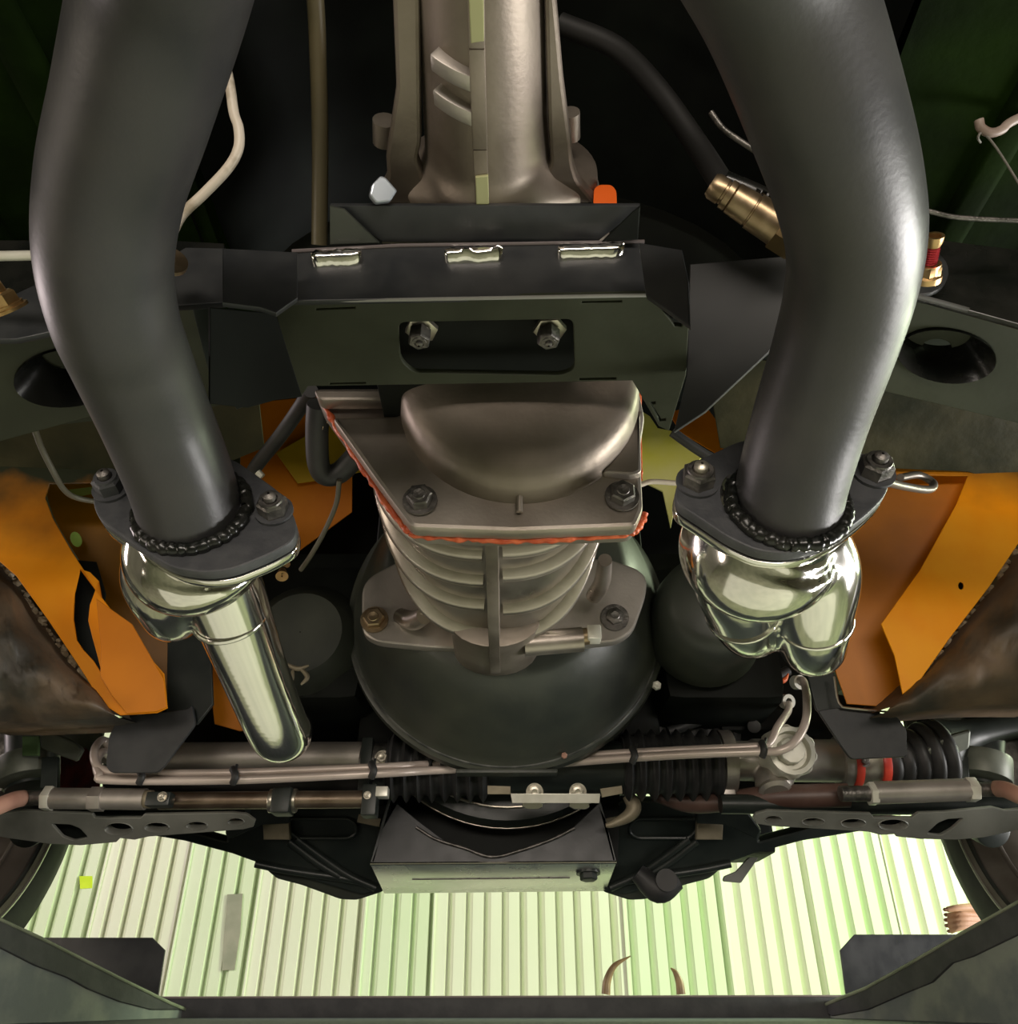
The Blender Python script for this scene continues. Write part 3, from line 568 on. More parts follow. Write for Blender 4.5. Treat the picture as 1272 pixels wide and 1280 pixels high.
plate('right_web', [(862,330),(985,320),(1010,360),(960,440),(880,515),(842,540),(858,470)], V((0,0.56,ZB+0.02)), (-0.35,-0.8,-0.4), 0.006, mat('web_paint', (0.010,0.012,0.012), (0.018,0.020,0.020), rough=0.45, r2=0.55, scale=12), cm)
cm_up = plate('upper_bracket', [(412,257),(800,257),(797,262),(746,303),(478,303),(420,262)], AY(600,257,0.400), (0,-0.25,-1), 0.005, M_PLATE, cm)
plate('bracket_end', [(412,258),(430,262),(474,304),(412,306)], AY(600,257,0.402), (0.1,-0.4,-1), 0.004, M_BELL, cm)
plate('bracket_end', [(800,258),(797,300),(752,303),(790,266)], AY(600,257,0.402), (-0.1,-0.4,-1), 0.004, M_DARK, cm)
def weld(x0, y0, x1, y1, w_=0.007, name='weld_bead', m=None, parent=cm_rear):
    rw = random.Random(int(x0)); b = MB(); n = 12; secs = []
    p0 = AY(x0,y0,0.424); p1 = AY(x1,y1,0.424); d = p1-p0; mid = (p0+p1)/2
    for i in range(n+1):
        f = i/n; c = p0.lerp(p1, f); h = w_*(0.85+rw.uniform(-.12,.12)) if 0<i<n else w_*0.55
        secs.append([c+V((0, 0.004, h)), c+V((0,-0.002-rw.uniform(0,.002), h*0.8)), c+V((0,-0.005-rw.uniform(0,.001), h*rw.uniform(-.2,.3))), c+V((0,-0.003, -h*0.7)), c+V((0,0.004,-h))])
    b.loft(secs); return b.build(name, m or M_CHROME, parent, 70)
weld(390,323,452,320); weld(556,319,628,316); weld(697,315,779,312)
b = MB(); b.tube([AY(x,y,0.436) for x,y in ((478,302),(560,303),(640,301),(745,300))], [0.003,0.0035,0.0018,0.0016], 8, 4, flat=1.0); b.build('upper_weld', M_ZINC, cm_up)
for x in (525,685): bolt('mount_bolt', AZ(x,413,ZB+0.012)+V((0,0,0)), DOWN, 0.0095, 0.012, M_STEELD, cm, washer=0, nut=True); 
for x in (527,687):
    q = AZ(x,409,ZB+0.018); b = MB(); b.hexa(q, DOWN, 0.0135, 0.005, 0.1); b.build('nut', M_ZINC, cm)
MB().box(AZ(607,430,ZB+0.05)+V((0,0.01,0)), (0.20,0.16,0.05)).build('mount_block', M_DARK, cm, bevel=0.006)
# ============================================================ EXHAUST PIPES
NR = V((0.0,-0.985,0.17)).normalized()      # flange faces look rearward
def exhaust(side):
    if side < 0:
        t = root('exhaust_pipe', D(140,300,0.47), 'large satin black bent exhaust pipe at left, ending in a bolted flange', 'exhaust pipe', )
        C = [(222,-120,.335),(200,0,.375),(167,130,.413),(140,230,.445),(131,320,.472),(143,395,.50),(164,450,.53),(196,525,.568),(226,600,.595),(240,650,.612),(243,664,.622)]
        oc = (242,640); fl_ = [(115,628),(119,603),(134,592),(160,585),(225,570),(290,572),(330,600),(352,616),(371,652),(368,676),(335,694),(290,712),(255,716),(215,710),(178,688),(150,668),(124,650)]
        fp = D(242,640,.605)
    else:
        t = root('exhaust_pipe', D(1065,300,0.47), 'large satin black bent exhaust pipe at right with bright streak, bolted flange below', 'exhaust pipe', )
        C = [(925,-120,.34),(980,0,.376),(1030,140,.41),(1057,230,.437),(1068,300,.462),(1061,365,.487),(1043,430,.512),(1013,520,.545),(990,600,.568),(984,640,.58),(983,652,.588)]
        oc = (984,640); fl_ = [(844,612),(850,590),(866,578),(925,550),(985,545),(1050,556),(1078,566),(1098,574),(1112,592),(1109,617),(1085,642),(1045,672),(1010,688),(978,692),(945,688),(910,672),(870,645),(846,630)]
        fp = D(984,625,.575)
    C = [D(*c) for c in C]; tg = (C[0]-C[1]).normalized(); C = [C[0]+tg*0.32, C[0]+tg*0.20, C[0]+tg*0.08]+C
    b = MB(); b.tube(C, 0.038, 56, 10, cap=False); b.build('pipe', M_PIPE, t, 80)
    plate('flange', rnd(fl_, 14), fp, NR, 0.0095, M_FLANGE, t, bev=0.0015, holes=[])
    # flange gasket and bright mating flange behind
    sc = fp
    # weld ring: wobbly bead where the pipe meets the flange
    rw = random.Random(9+side); b = MB()
    ctr = PP(oc[0], oc[1] - (0 if side<0 else 8), fp, NR); u, v, _ = basis(NR)
    P = []; rr = []
    for i in range(110):
        a = 2*math.pi*i/110
        P.append(ctr+u*math.cos(a)*0.0405+v*math.sin(a)*0.0385+NR*0.003+V((rw.uniform(-.0008,.0008),0,rw.uniform(-.0008,.0008)))); rr.append(0.0050*(1+0.09*math.sin(i*1.9)+rw.uniform(-.07,.07)))
    P.append(P[0]); rr.append(rr[0])
    b.tube(P, rr, 10, 2, cap=False); b.build('weld_ring', M_GLOSS, t, 80)
    return t, fp, fl_, oc
TL, FL, OL, _ = exhaust(-1); TR, FR, OR_, _ = exhaust(1)
# nuts on studs (belong to the flanges)
for par, lst in ((TL, ((140,612,.0115),(343,640,.0115))), (TR, ((871,604,.0125),(1091,592,.0125)))):
    for x, y, r in lst:
        fp = FL if par is TL else FR
        c = PP(x, y, fp, NR); b = MB()
        b.lathe([(0,0.001),(0,r*1.25),(0.0025,r*1.25),(0.0025,0.001)], c, NR, 24, cap=False); b.build('washer', M_FLANGE, par)
        b = MB(); b.hexa(c+NR*0.0025, NR, r, 0.011, 0.4); b.lathe([(0.0125,r*0.80),(0.015,r*0.74),(0.015,r*0.5),(0.0125,r*0.46)], c, NR, 20, cap=False); nu = b.build('nut', M_STEELD if x!=140 else M_FLANGE, par, 35)
        b = MB(); b.lathe([(0.010,r*0.42),(0.019,r*0.42),(0.0205,r*0.28),(0.021,0.001)], c, NR, 18, cap=False); b.build('stud', M_ZINC if x==871 else M_STEELD, nu, 35)

# header collectors, polished
def ringband(t, a, b_, r, m, name, w_=0.0022):
    d = (b_-a).normalized(); b = MB(); b.lathe([(-w_,r-0.001),(-w_,r+0.0008),(0,r+0.0016),(w_,r+0.0008),(w_,r-0.001)], a, d, 40, cap=False); b.build(name, m, t, 60)

def collector(side):
    if side < 0:
        t = root('header_collector', D(250,760,.66), 'polished steel header collector under left flange, one long tube running down', 'header')
        fp, ol, cen = FL, OL, (243,640)
    else:
        t = root('header_collector', D(970,750,.64), 'polished steel header collector under right flange with two short rounded tubes', 'header')
        fp, ol, cen = FR, OR_, (980,625)
    p2 = fp - NR*0.0105
    big = [((x-cen[0])*1.0+cen[0], (y-cen[1])*1.0+cen[1]) for x, y in ol]
    o = plate('mating_flange', rnd(big, 14), fp, NR, 0.008, M_CHROME, t, bev=0.0012)
    o.location += -NR*0.0115
    b = MB()
    if side < 0:
        b.tube([fp-NR*0.018, fp-NR*0.032+V((-.006,0,0)), fp-NR*0.050+V((-.010,0,-.004)), fp-NR*0.072+V((-.008,0,-.006))], [.047,.053,.056,.044], 40, 4)
        b.tube([D(255,680,.655), D(282,745,.69), D(318,840,.745), D(344,903,.79), D(352,916,.81), D(356,915,.85)], [.034,.0335,.0305,.0300,.030,.029], 32, 6)
        b.tube([D(215,680,.655), D(205,722,.665), D(210,755,.685), D(217,768,.71), D(225,760,.76)], [.034,.034,.027,.025,.024], 32, 6)
    else:
        b.tube([fp-NR*0.016, fp-NR*0.034+V((-.008,0,0)), fp-NR*0.055+V((-.012,0,-.006)), fp-NR*0.075+V((-.012,0,-.006))], [.048,.055,.059,.048], 40, 4)
        b.tube([D(938,670,.62), D(922,715,.63), D(926,755,.655), D(934,780,.68), D(940,784,.71), D(942,770,.76)], [.034,.036,.031,.0275,.027,.026], 32, 6)
        b.tube([D(1000,670,.62), D(1016,715,.635), D(1016,765,.655), D(1015,797,.68), D(1016,806,.705), D(1016,795,.75)], [.034,.036,.032,.0290,.028,.027], 32, 6)
    b.fuse('merge_body', M_CHROME, t, 0.0021, 34)
    if side < 0:
        ringband(t, D(289,770,.702), D(318,840,.745), .0325, M_CHROME, 'weld_seam', 0.0018)
    else:
        ringband(t, D(1016,772,.659), D(1015,797,.680), .0308, M_CHROME, 'weld_seam', 0.0016)
        ringband(t, D(928,762,.659), D(934,780,.680), .0298, M_CHROME, 'weld_seam', 0.0016)
    return t
collector(-1); collector(1)
# ============================================================ STEERING RACK
RY = 1.18
rk = root('steering_rack', (0,RY,0.28), 'silver steering rack with black bellows, across the car under the bell housing', 'steering rack')
def rp(px, py, Y=RY): return AY(px, py, Y)
b = MB(); b.tube([rp(196,948), rp(462,947)], 0.0225, 40, 1); b.build('left_tube', M_RACK, rk, 50)
b = MB(); b.tube([rp(452,955), rp(486,956)], 0.030, 32, 1); b.build('end_clamp', M_STEELD, rk, bevel=0.002)
b = MB(); b.box(rp(458,962,RY-0.02), (0.016,0.03,0.085)); b.build('clamp_strap', M_SUB, rk, bevel=0.003)
bolt('clamp_bolt', rp(478,948,RY-0.035), REAR, 0.008, 0.008, M_ZINC, rk, washer=1.4)
def bellows(x0, x1, y, r, n, name='bellows'):
    a = rp(x0,y); e = rp(x1,y); L = (e-a).length; prof = [(0,r*0.82)]
    for i in range(n):
        for f, k in ((0.15,0.80),(0.35,0.93),(0.5,1.0),(0.65,0.93),(0.85,0.80)): prof.append(((i+f)/n*L, r*k))
    prof.append((L, r*0.82)); b = MB(); b.lathe(prof, a, e-a, 48); return b.build(name, M_RUB, rk, 70)
bellows(486,612,958,0.050,8)
bellows(776,902,956,0.050,8)
b = MB(); b.tube([rp(606,960), rp(782,958)], 0.036, 36, 1); b.build('centre_tube', M_SUB, rk, 50)
b = MB(); b.tube([rp(898,953), rp(914,953)], 0.0455, 40, 1); b.build('boot_clamp', M_RACK, rk, bevel=0.002)
b = MB(); b.box(rp(906,990), (0.022,0.035,0.016)); b.build('clamp_foot', M_RACK, rk, bevel=0.003)
b = MB(); b.tube([rp(912,951), rp(945,951)], 0.028, 36, 1); b.tube([rp(940,950), rp(1050,951)], 0.030, 36, 1)
b.tube([rp(985,930,RY-0.01), rp(985,956,RY-0.01)], [.034,.034], 32, 1)
b.tube([rp(970,955,RY-0.005), rp(967,978,RY-0.02), rp(967,988,RY-0.022)], [.028,.026,.025], 32, 3)
b.fuse('pinion_housing', M_RACK, rk, 0.0025, 5)
ac = (rp(985,940,RY-0.058)); axn = V((0,-1,-0.12)).normalized(); u, v, _ = basis(axn)
b = MB(); ring = []; nn_ = 40
def gear(r, t):
    return [ac+axn*t+u*math.cos(a)*r*(1+0.055*(1 if (j//2)%2 else -0.4))+v*math.sin(a)*r*(1+0.055*(1 if (j//2)%2 else -0.4)) for j, a in enumerate([2*math.pi*j/nn_ for j in range(nn_)])]
b.loft([gear(0.034,-0.03), gear(0.034,0.012), gear(0.031,0.016)], cap=False)
b.lathe([(0.016,0.032),(0.0165,0.026),(0.004,0.024),(0.004,0.001)], ac, axn, 40, cap=False); b.build('adjuster_ring', M_WHITE, rk, 35)
b = MB(); b.lathe([(0.004,0.0185),(0.016,0.018),(0.018,0.0165),(0.018,0.001)], ac, axn, 10, cap=False); b.build('adjuster_nut', M_WHITE, rk, 30)
b = MB(); b.lathe([(0,0.021),(0.006,0.023),(0.010,0.018),(0.0105,0.001)], rp(967,985,RY-0.03), V((0.0,-0.45,-0.9)), 32, cap=False); b.build('lower_cap', M_RACK, rk, 35)
b = MB(); b.tube([rp(1046,952), rp(1064,952)], 0.036, 40, 1); b.build('end_sleeve', M_RACK, rk, bevel=0.002)
b = MB(); b.tube([rp(1062,953), rp(1096,953)], 0.034, 40, 1); b.build('end_sleeve', M_ZINC, rk, bevel=0.002)
for x in (1063,1096): 
    b = MB(); b.tube([rp(x-5,953), rp(x+5,953)], 0.0365, 40, 1); b.build('red_band', M_RED, rk, bevel=0.001)
bolt('lock_screw', rp(1080,952,RY-0.033), REAR, 0.006, 0.006, M_STEELD, rk, washer=1.3)
b = MB(); prof = [(0,0.030)]
a_ = rp(1102,953); e_ = rp(1178,944); L = (e_-a_).length
for i, r in enumerate((0.034,0.037,0.043,0.050,0.054)):
    for f, k in ((0.1,0.9),(0.3,0.97),(0.5,1.0),(0.7,0.97),(0.95,0.88)): prof.append(((i+f)/5*L, r*k))
prof.append((L,0.03)); b.lathe(prof, a_, e_-a_, 48); b.build('outer_boot', M_RUB, rk, 70)
b = MB(); b.tube([rp(1170,935), rp(1215,918), rp(1290,900)], [.045,.022,.02], 24); b.build('tie_rod_end', M_SUB, rk)
b = MB(); b.tube([rp(205,948), rp(150,943), rp(128,935)], [.0225,.018,.016], 24); b.build('left_neck', M_RACK, rk, 50)

# two hydraulic lines clipped together
for nm, dy, lb in (('hydraulic_line', 0, 'upper of two beige hydraulic lines running across the rack'), ('hydraulic_line', 9, 'lower of two beige hydraulic lines running across the rack')):
    if dy == 0: P = [(137,933,1.13),(128,925,1.12),(119,935,1.10),(118,950,1.08),(128,962,1.075),(160,966,1.075),(290,966,1.08),(470,959,1.10),(540,955,1.14),(650,951,1.15),(750,943,1.12),(860,937,1.09),(945,933,1.08),(962,928,1.08),(972,908,1.09),(984,890,1.12),(986,880,1.15)]; r = 0.0052
    else: P = [(137,945,1.13),(129,940,1.11),(121,950,1.09),(124,968,1.07),(140,975,1.068),(290,975,1.073),(470,967,1.095),(540,963,1.13),(650,958,1.145),(750,950,1.112),(860,943,1.08),(945,940,1.07),(975,938,1.06),(995,925,1.06),(1007,900,1.07),(1008,870,1.09),(1004,852,1.12),(998,850,1.15)]; r = 0.0056
    b = MB(); b.tube([AY(*p) for p in P], r, 16, 8); o = b.build(nm, M_LINE, None, 80); tag(o, lb, 'fluid line')
for k, (x, y, Yq) in enumerate(((174,970,1.072),(291,970,1.075),(464,963,1.095),(790,944,1.098),(952,937,1.075))):
    b = MB(); P = crom([AY(x,y-9,Yq-0.004), AY(x+3,y,Yq-0.012), AY(x,y+9,Yq-0.006)], 4); b.tube(P, [0.0048]*len(P), 10, 1); b.tube([AY(x+2,y,Yq-0.012), AY(x+5,y-14,Yq-0.002)], 0.002, 6, 1)
    tag(b.build('cable_tie', M_RUB), ['black tie clip on the two lines, leftmost, under the left bracket','black tie clip on the two lines, second from the left','black tie clip on the two lines beside the rack clamp','black tie clip on the two lines at right bellows','black tie clip on the two lines beside the toothed adjuster'][k], 'cable tie', 'tie clips on the hydraulic lines')
for x, y, lb in ((997,853,'upper cream banjo eyelet where a hydraulic line ends'),(983,877,'lower cream banjo eyelet where a hydraulic line ends')):
    b = MB(); c = AY(x,y,1.15); b.lathe([(-0.006,0.005),(-0.006,0.0105),(0.006,0.0105),(0.006,0.005),(-0.006,0.005)], c, (0.3,-1,-0.3), 28, cap=False)
    tag(b.build('banjo_eyelet', M_WHITE), lb, 'fitting', 'banjo eyelets')
b = MB(); b.tube([AY(x,y,1.2) for x,y in ((961,847),(970,852),(980,850),(985,842))], [.002,.0045,.004,.001], 10); tag(b.build('red_cap', M_SEAL), 'small red curved cap above the banjo eyelets', 'cap')
b = MB(); b.tube([AY(x,y,1.2) for x,y in ((941,873),(952,879),(962,875),(966,867))], [.001,.0035,.003,.001], 10); tag(b.build('bright_clip', M_ZINC), 'thin bright curved clip left of the banjo eyelets', 'clip')
sv = root('valve_block', AY(925,900,1.25), 'dark block with hoses in shadow above the right bellows', 'valve block')
b = MB(); b.box(AY(935,905,1.25), (0.10,0.05,0.035)); b.box(AY(985,880,1.3), (0.09,0.05,0.10)); b.build('block', M_DARK, sv, bevel=0.006)
b = MB(); b.tube([AY(942,908,1.20),AY(942,908,1.24)], 0.010, 20, 1); b.build('round_boss', M_RUB, sv, bevel=0.002)
for P in ([(840,890),(900,868),(960,850),(985,838)],[(850,905),(915,880),(950,872)],[(835,915),(900,893),(945,890)]):
    b = MB(); b.tube([AY(x,y,1.22) for x,y in P], 0.008, 14); b.build('hose', M_RUB, sv)
b = MB(); prof=[(0,0.04)]
for i in range(6):
    for f,k in ((.2,.85),(.5,1),(.8,.85)): prof.append(((i+f)/6*0.15, 0.048*k))
b.lathe(prof+[(0.15,0.04)], AY(800,915,1.28), (1,0,0), 36); tag(b.build('rear_bellows', M_RUB, None, 60), 'shadowed black corrugated boot above the right bellows', 'boot')

# ============================================================ SWAY BAR / TURNBUCKLES
BY = 1.10
def hx(name, x0, x1, y, r, m, par, n=6):
    b = MB(); a = AY(x0,y,BY); e = AY(x1,y,BY); d = (e-a).normalized(); u, v, _ = basis(d)
    R0 = [u*math.cos(j*math.pi/3+.5)*r+v*math.sin(j*math.pi/3+.5)*r for j in range(6)]
    b.loft([[a+q for q in R0],[e+q for q in R0]]); return b.build(name, m, par, 30, bevel=0.001)
def rod(name, pts, r, m, par, k=5, n=28, Y=None):
    b = MB(); b.tube([AY(p[0],p[1],(p[2] if len(p)>2 else (Y or BY))) for p in pts], r, n, k); return b.build(name, m, par, 50)
tl = root('tie_rod', AY(150,998,BY), 'silver turnbuckle tie rod with salmon sleeve at the left edge', 'tie rod')
rod('bent_sleeve', [(-40,1024,1.0),(0,1007,1.04),(18,1000,1.07),(28,998)], 0.0105, M_PINK, tl)
rod('shaft', [(22,998),(60,997)], 0.0095, M_STEELD, tl, 1)
hx('jam_nut', 56, 66, 998, 0.0165, M_WHITE, tl)
rod('adjuster_body', [(65,998),(182,999)], 0.0135, M_RACK, tl, 1)
hx('hex_collar', 114, 130, 999, 0.0165, M_RACK, tl)
rod('end_bush', [(176,999),(190,999)], 0.0115, M_TAN, tl, 1)
b = MB(); b.box(AY(200,1000,BY-0.005), (0.032,0.02,0.018)); b.build('clevis', M_SUB, tl, bevel=0.003)
bolt('clevis_bolt', AY(203,996,BY-0.018), REAR, 0.005, 0.004, M_ZINC, tl)
tr = root('tie_rod', AY(1150,988,BY), 'silver turnbuckle tie rod with salmon sleeve at the right edge', 'tie rod')
rod('bent_sleeve', [(1320,1012,1.0),(1275,995,1.04),(1256,987,1.07),(1246,986)], 0.0105, M_PINK, tr)
rod('shaft', [(1220,987),(1250,986)], 0.0095, M_STEELD, tr, 1)
hx('jam_nut', 1207, 1219, 987, 0.0165, M_WHITE, tr)
rod('adjuster_body', [(1092,991),(1208,987)], 0.0145, M_RACK, tr, 1)
hx('jam_nut', 1085, 1094, 992, 0.0155, M_WHITE, tr)
rod('shaft', [(1050,992),(1087,992)], 0.010, M_STEELD, tr, 1)
sb = root('sway_bar', AY(640,1000,1.16), 'bronze and brown sway bar running behind the arms, left half polished', 'sway bar')
rod('bar_shaft', [(200,1001,1.13),(472,999,1.13)], 0.0115, M_BRONZE, sb, 1)
rod('bar_shaft', [(815,996,1.24),(860,1000,1.22),(905,1002,1.19),(960,997,1.16),(1060,994,1.14)], [.006,.018,.014,.016,.016], M_BROWN, sb, 5)
rod('upper_rail', [(180,985,1.17),(455,982,1.17)], 0.013, M_RUB, sb, 1)
for x in (340,368): 
    b = MB(); b.tube([AY(x-3,1001,1.13), AY(x+3,1001,1.13)], 0.0155, 28, 1); b.build('collar', M_ZINC, sb, bevel=0.001)
b = MB(); b.box(AY(354,1002,1.125), (0.026,0.034,0.034)); b.build('bushing_block', M_SUB, sb, bevel=0.004)
b = MB(); b.box(AY(463,1002,1.12), (0.020,0.03,0.040)); b.build('end_block', M_SUB, sb, bevel=0.003)
bolt('block_bolt', AY(459,994,1.104), REAR, 0.004, 0.004, M_ZINC, sb)
b = MB(); b.box(AY(478,991,1.115), (0.016,0.02,0.013)); b.build('tan_shim', M_WHITE, sb, bevel=0.001)

# pale plate and shims in the middle
mp = root('centre_bracket', AY(695,1000,1.12), 'pale metal bracket plate with two tabs, centred below the bell housing', 'bracket')
plate('face_plate', [(638,992),(750,992),(749,1004),(640,1004)], V((0,1.125,0.2)), (0,-1,-0.3), 0.004, M_WHITE, mp)
for x in (665,724): plate('tab', rnd([(x-12,1003),(x+12,1003),(x+13,1009),(x+8,1012),(x-6,1012),(x-13,1008)],2), V((0,1.13,0.2)), (0,-1,-0.3), 0.003, M_CHROME, mp); 
for x in (668,722): bolt('tab_screw', AY(x,990,1.12), V((0,-1,-.3)), 0.009, 0.004, M_ZINC, mp)
plate('tan_shim', [(609,982),(638,983),(638,993),(609,993)], V((0,1.13,0.2)), (0,-1,-0.3), 0.004, M_TAN, mp)
plate('tan_shim', [(750,986),(777,982),(778,992),(752,997)], V((0,1.13,0.2)), (0,-1,-0.3), 0.004, M_TAN, mp)
b = MB(); b.tube([AY(x,y,1.21) for x,y in ((785,994),(792,1008),(785,1020),(765,1030),(757,1032))], [.009,.011,.009,.005,.003], 16, flat=1.0); tag(b.build('bent_olive_tab', M_TAN), 'curved olive tab hanging below left end of the right bellows', 'bracket')

# ============================================================ LOWER CONTROL ARMS
def ctrl(side):
    if side < 0:
        t = root('control_arm', AY(160,1032,1.12), 'flat grey control arm plate with holes at lower left', 'control arm')
        o = [(0,1018),(28,1013),(70,1015),(115,1017),(118,1022),(137,1023),(150,1022),(176,1022),(180,1018),(290,1016),(308,1018),(319,1026),(316,1034),(304,1037),(240,1042),(186,1046),(168,1050),(150,1048),(145,1053),(100,1057),(60,1055),(10,1048),(-20,1042)]
        h = [ell(295,1027,10,4.6,16), ell(246,1032,13,5.2,16), ell(196,1034,15,6,16), ell(148,1036,17,7.5,18), rnd([(64,1030),(88,1031),(100,1036),(110,1047),(92,1051),(78,1046)],3)]
        flange = [(110,1012),(200,1010),(200,1018),(150,1020),(118,1017)]
    else:
        t = root('control_arm', AY(1110,1030,1.12), 'flat grey control arm plate with holes at lower right', 'control arm')
        o = [(941,1022),(945,1017),(960,1013),(985,1014),(1088,1017),(1092,1022),(1140,1022),(1148,1016),(1180,1015),(1240,1009),(1256,1013),(1290,1010),(1300,1030),(1262,1040),(1230,1047),(1195,1050),(1150,1049),(1120,1046),(1118,1043),(1100,1044),(1085,1040),(965,1033),(945,1030)]
        h = [ell(966,1024,10.5,4.4,16), ell(1016,1027,13.5,4.8,16), ell(1066,1029,15,5.8,16), ell(1116,1031,18,7,18), rnd([(1158,1042),(1172,1029),(1184,1024),(1204,1023),(1190,1036),(1176,1044)],3)]
        flange = None
    n = V((0,-0.75,-0.66)); p = V((0,1.12,AY(600,1032,1.12).z))
    ap = plate('arm_plate', o, p, n, 0.005, M_CTRL, t, holes=h, bev=0.001)
    bk = [(x, y+ (2 if y<1030 else -3)) for x, y in o[1:-1]]
    plate('hole_shade_plate', bk, p+V((0,0.016,0.012)), n, 0.004, M_DARK, t)  # added black plate, darkness inside the holes put into its colour
    for k, hh in enumerate(h[:4]):                       # rolled edges of the lightening holes
        Q = [PP(x,y,p,n.normalized()) for x,y in hh]; c = sum(Q,V())/len(Q)
        b = MB(); nrm = n.normalized(); b.loft([[c+(q-c)*s+nrm*dz for q in Q] for s,dz in ((1.10,0.0),(1.03,0.0012),(0.96,0.0),(0.90,-0.012))], cap=False); b.build('hole_lip', M_CTRL, ap, 60)
    if side < 0: b = MB(); b.tube([AY(x,y,1.16) for x,y in ((-30,1005),(60,1009),(200,1009),(310,1012))], 0.013, 16)
    else: b = MB(); b.tube([AY(x,y,1.16) for x,y in ((900,1005),(1060,1006),(1200,1006),(1290,1003))], 0.013, 16)
    b.build('rear_tube', M_SUB, t)
    b = MB(); q = D(22 if side<0 else 1250, 1034, 1.12); b.tube([q+V((0,0.02,0.0)), q+V((0,0.06,0.02))], 0.026, 28, 1); b.build('ball_joint', M_SUB, t, bevel=0.004)
    return t
ctrl(-1); ctrl(1)

# ============================================================ SUBFRAME and SUMP
sf = root('front_subframe', (0,1.36,0.2), 'dark teal-black front subframe arms either side of the sump', 'subframe')
def arm(side):
    mx = (lambda L: [(1232-x, y) for x, y in L]) if side > 0 else (lambda L: L)
    p = V((0,1.36,0.2)); n = V((0.0,-0.8,-0.6))
    plate('arm_plate', mx(rnd([(455,1000),(475,1015),(482,1060),(478,1113),(452,1119),(400,1104),(340,1086),(290,1068),(230,1052),(120,1034),(120,1022),(200,1030),(262,1046),(284,1052),(280,1040),(300,1030),(300,1004)],3)), p, n, 0.02, M_SUB, sf, bev=0.004)
    plate('lower_lobe', mx(rnd([(330,1080),(470,1090),(480,1116),(446,1127),(425,1126),(376,1108),(345,1100),(331,1088)],5)), V((0,1.375,0.2)), n, 0.03, M_BELL, sf, bev=0.006)
    ring = rnd([(362,1022),(436,1022),(446,1030),(446,1040),(436,1046),(372,1046),(362,1036)],5)
    b = MB(); P = [PP(x,y,p,n.normalized())+n.normalized()*0.004 for x,y in mx(ring)]; P.append(P[0]); b.tube(P, 0.0028, 8, 1); b.build('pocket_bead', M_SUB, sf)
    for L in ([(372,1047),(400,1068),(435,1092),(470,1108)],[(362,1050),(395,1075),(425,1094)],[(320,1078),(360,1086),(430,1096),(452,1100)]):
        b = MB(); b.tube([PP(x,y,p,n.normalized())+n.normalized()*0.004 for x,y in mx(L)], 0.006, 12); b.build('pressed_ridge', M_SUB, sf)
    plate('tan_pad', mx([(328,1030),(361,1029),(362,1050),(329,1050)]), V((0,1.33,0.2)), (0,-0.95,-0.4), 0.012, M_TAN, sf, bev=0.002)
    plate('mount_ear', mx(rnd([(300,1012),(362,1010),(362,1030),(326,1032),(300,1044),(286,1050),(280,1038),(290,1024)],4)), V((0,1.30,0.2)), n, 0.012, M_SUB, sf, bev=0.003)
    plate('olive_gusset', mx([(448,1018),(476,1024),(474,1034),(446,1028)]), V((0,1.33,0.2)), n, 0.003, M_TAN, sf)
arm(-1); arm(1)
b = MB(); b.box((0,1.50,0.24),(0.9,0.12,0.06)); b.build('cross_beam', M_DARK, sf, bevel=0.01)
b = MB(); q = AY(822,1108,1.36)
b.tube([q+V((-0.03,0,0.02)), q+V((0,0,-0.004)), q+V((0.03,0,0.01))], [0.014,0.02,0.016], 16); b.tube([AY(833,1100,1.33),AY(833,1100,1.37)], 0.016, 24, 1); tag(b.build('rubber_mount', M_RUB), 'lumpy black rubber mount right of the sump', 'mount')
tag(plate('grey_tab', rnd([(920,1090),(936,1072),(948,1072),(930,1098),(926,1104),(903,1102),(905,1096)],2), V((0,1.42,0.1)), (0,-1,-0.3), 0.006, M_CTRL), 'small grey tab hanging at the right tip of the subframe', 'tab')
sp_ = root('sump_box', AY(616,1080,1.25), 'boxy sump with mirror-like bottom and drain plug, bottom centre', 'sump')
A0 = AY(463,1081,1.25); B0 = AY(770,1079,1.25)
p = V((0,1.25,A0.z))
plate('rear_face', [(496,1004),(520,1024),(560,1054),(616,1071),(676,1055),(715,1035),(748,1004),(757,1024),(770,1079),(463,1080),(478,1036)], p, (0,-1,0.0), 0.004, M_PLATE, sp_, bev=0.001)
# bottom sheet: horizontal-ish, receding forward
b = MB(); C0 = AY(480,1117,1.42); D0 = AY(757,1114,1.42)
b.loft([[A0+V((0,0,0)), B0, D0, C0],[A0+V((0,0,0.004)), B0+V((0,0,0.004)), D0+V((0,0,0.004)), C0+V((0,0,0.004))]]); b.build('bottom_sheet', mat('mirror_sheet', (0.74,0.71,0.70), (0.84,0.82,0.80), metal=0.9, rough=0.2, r2=0.34, scale=14), sp_, 30, bevel=0.0008)
b = MB(); b.loft([[A0+V((0,0,.004)),C0+V((0,0,.004)),C0+V((0,0,0.12)),A0+V((0.025,0,0.12))],[A0+V((0.004,0,.004)),C0+V((0.004,0,.004)),C0+V((0.004,0,0.12)),A0+V((0.029,0,0.12))]]); b.build('side_sheet', M_SUB, sp_)
b = MB(); b.loft([[B0+V((0,0,.004)),D0+V((0,0,.004)),D0+V((0,0,0.12)),B0+V((-0.025,0,0.12))],[B0+V((-0.004,0,.004)),D0+V((-0.004,0,.004)),D0+V((-0.004,0,0.12)),B0+V((-0.029,0,0.12))]]); b.build('side_sheet', M_SUB, sp_)
b = MB(); b.tube([A0+V((0,-0.002,0.001)), B0+V((0,-0.002,0.001))], 0.0022, 8, 1); b.build('folded_edge', M_CHROME, sp_)
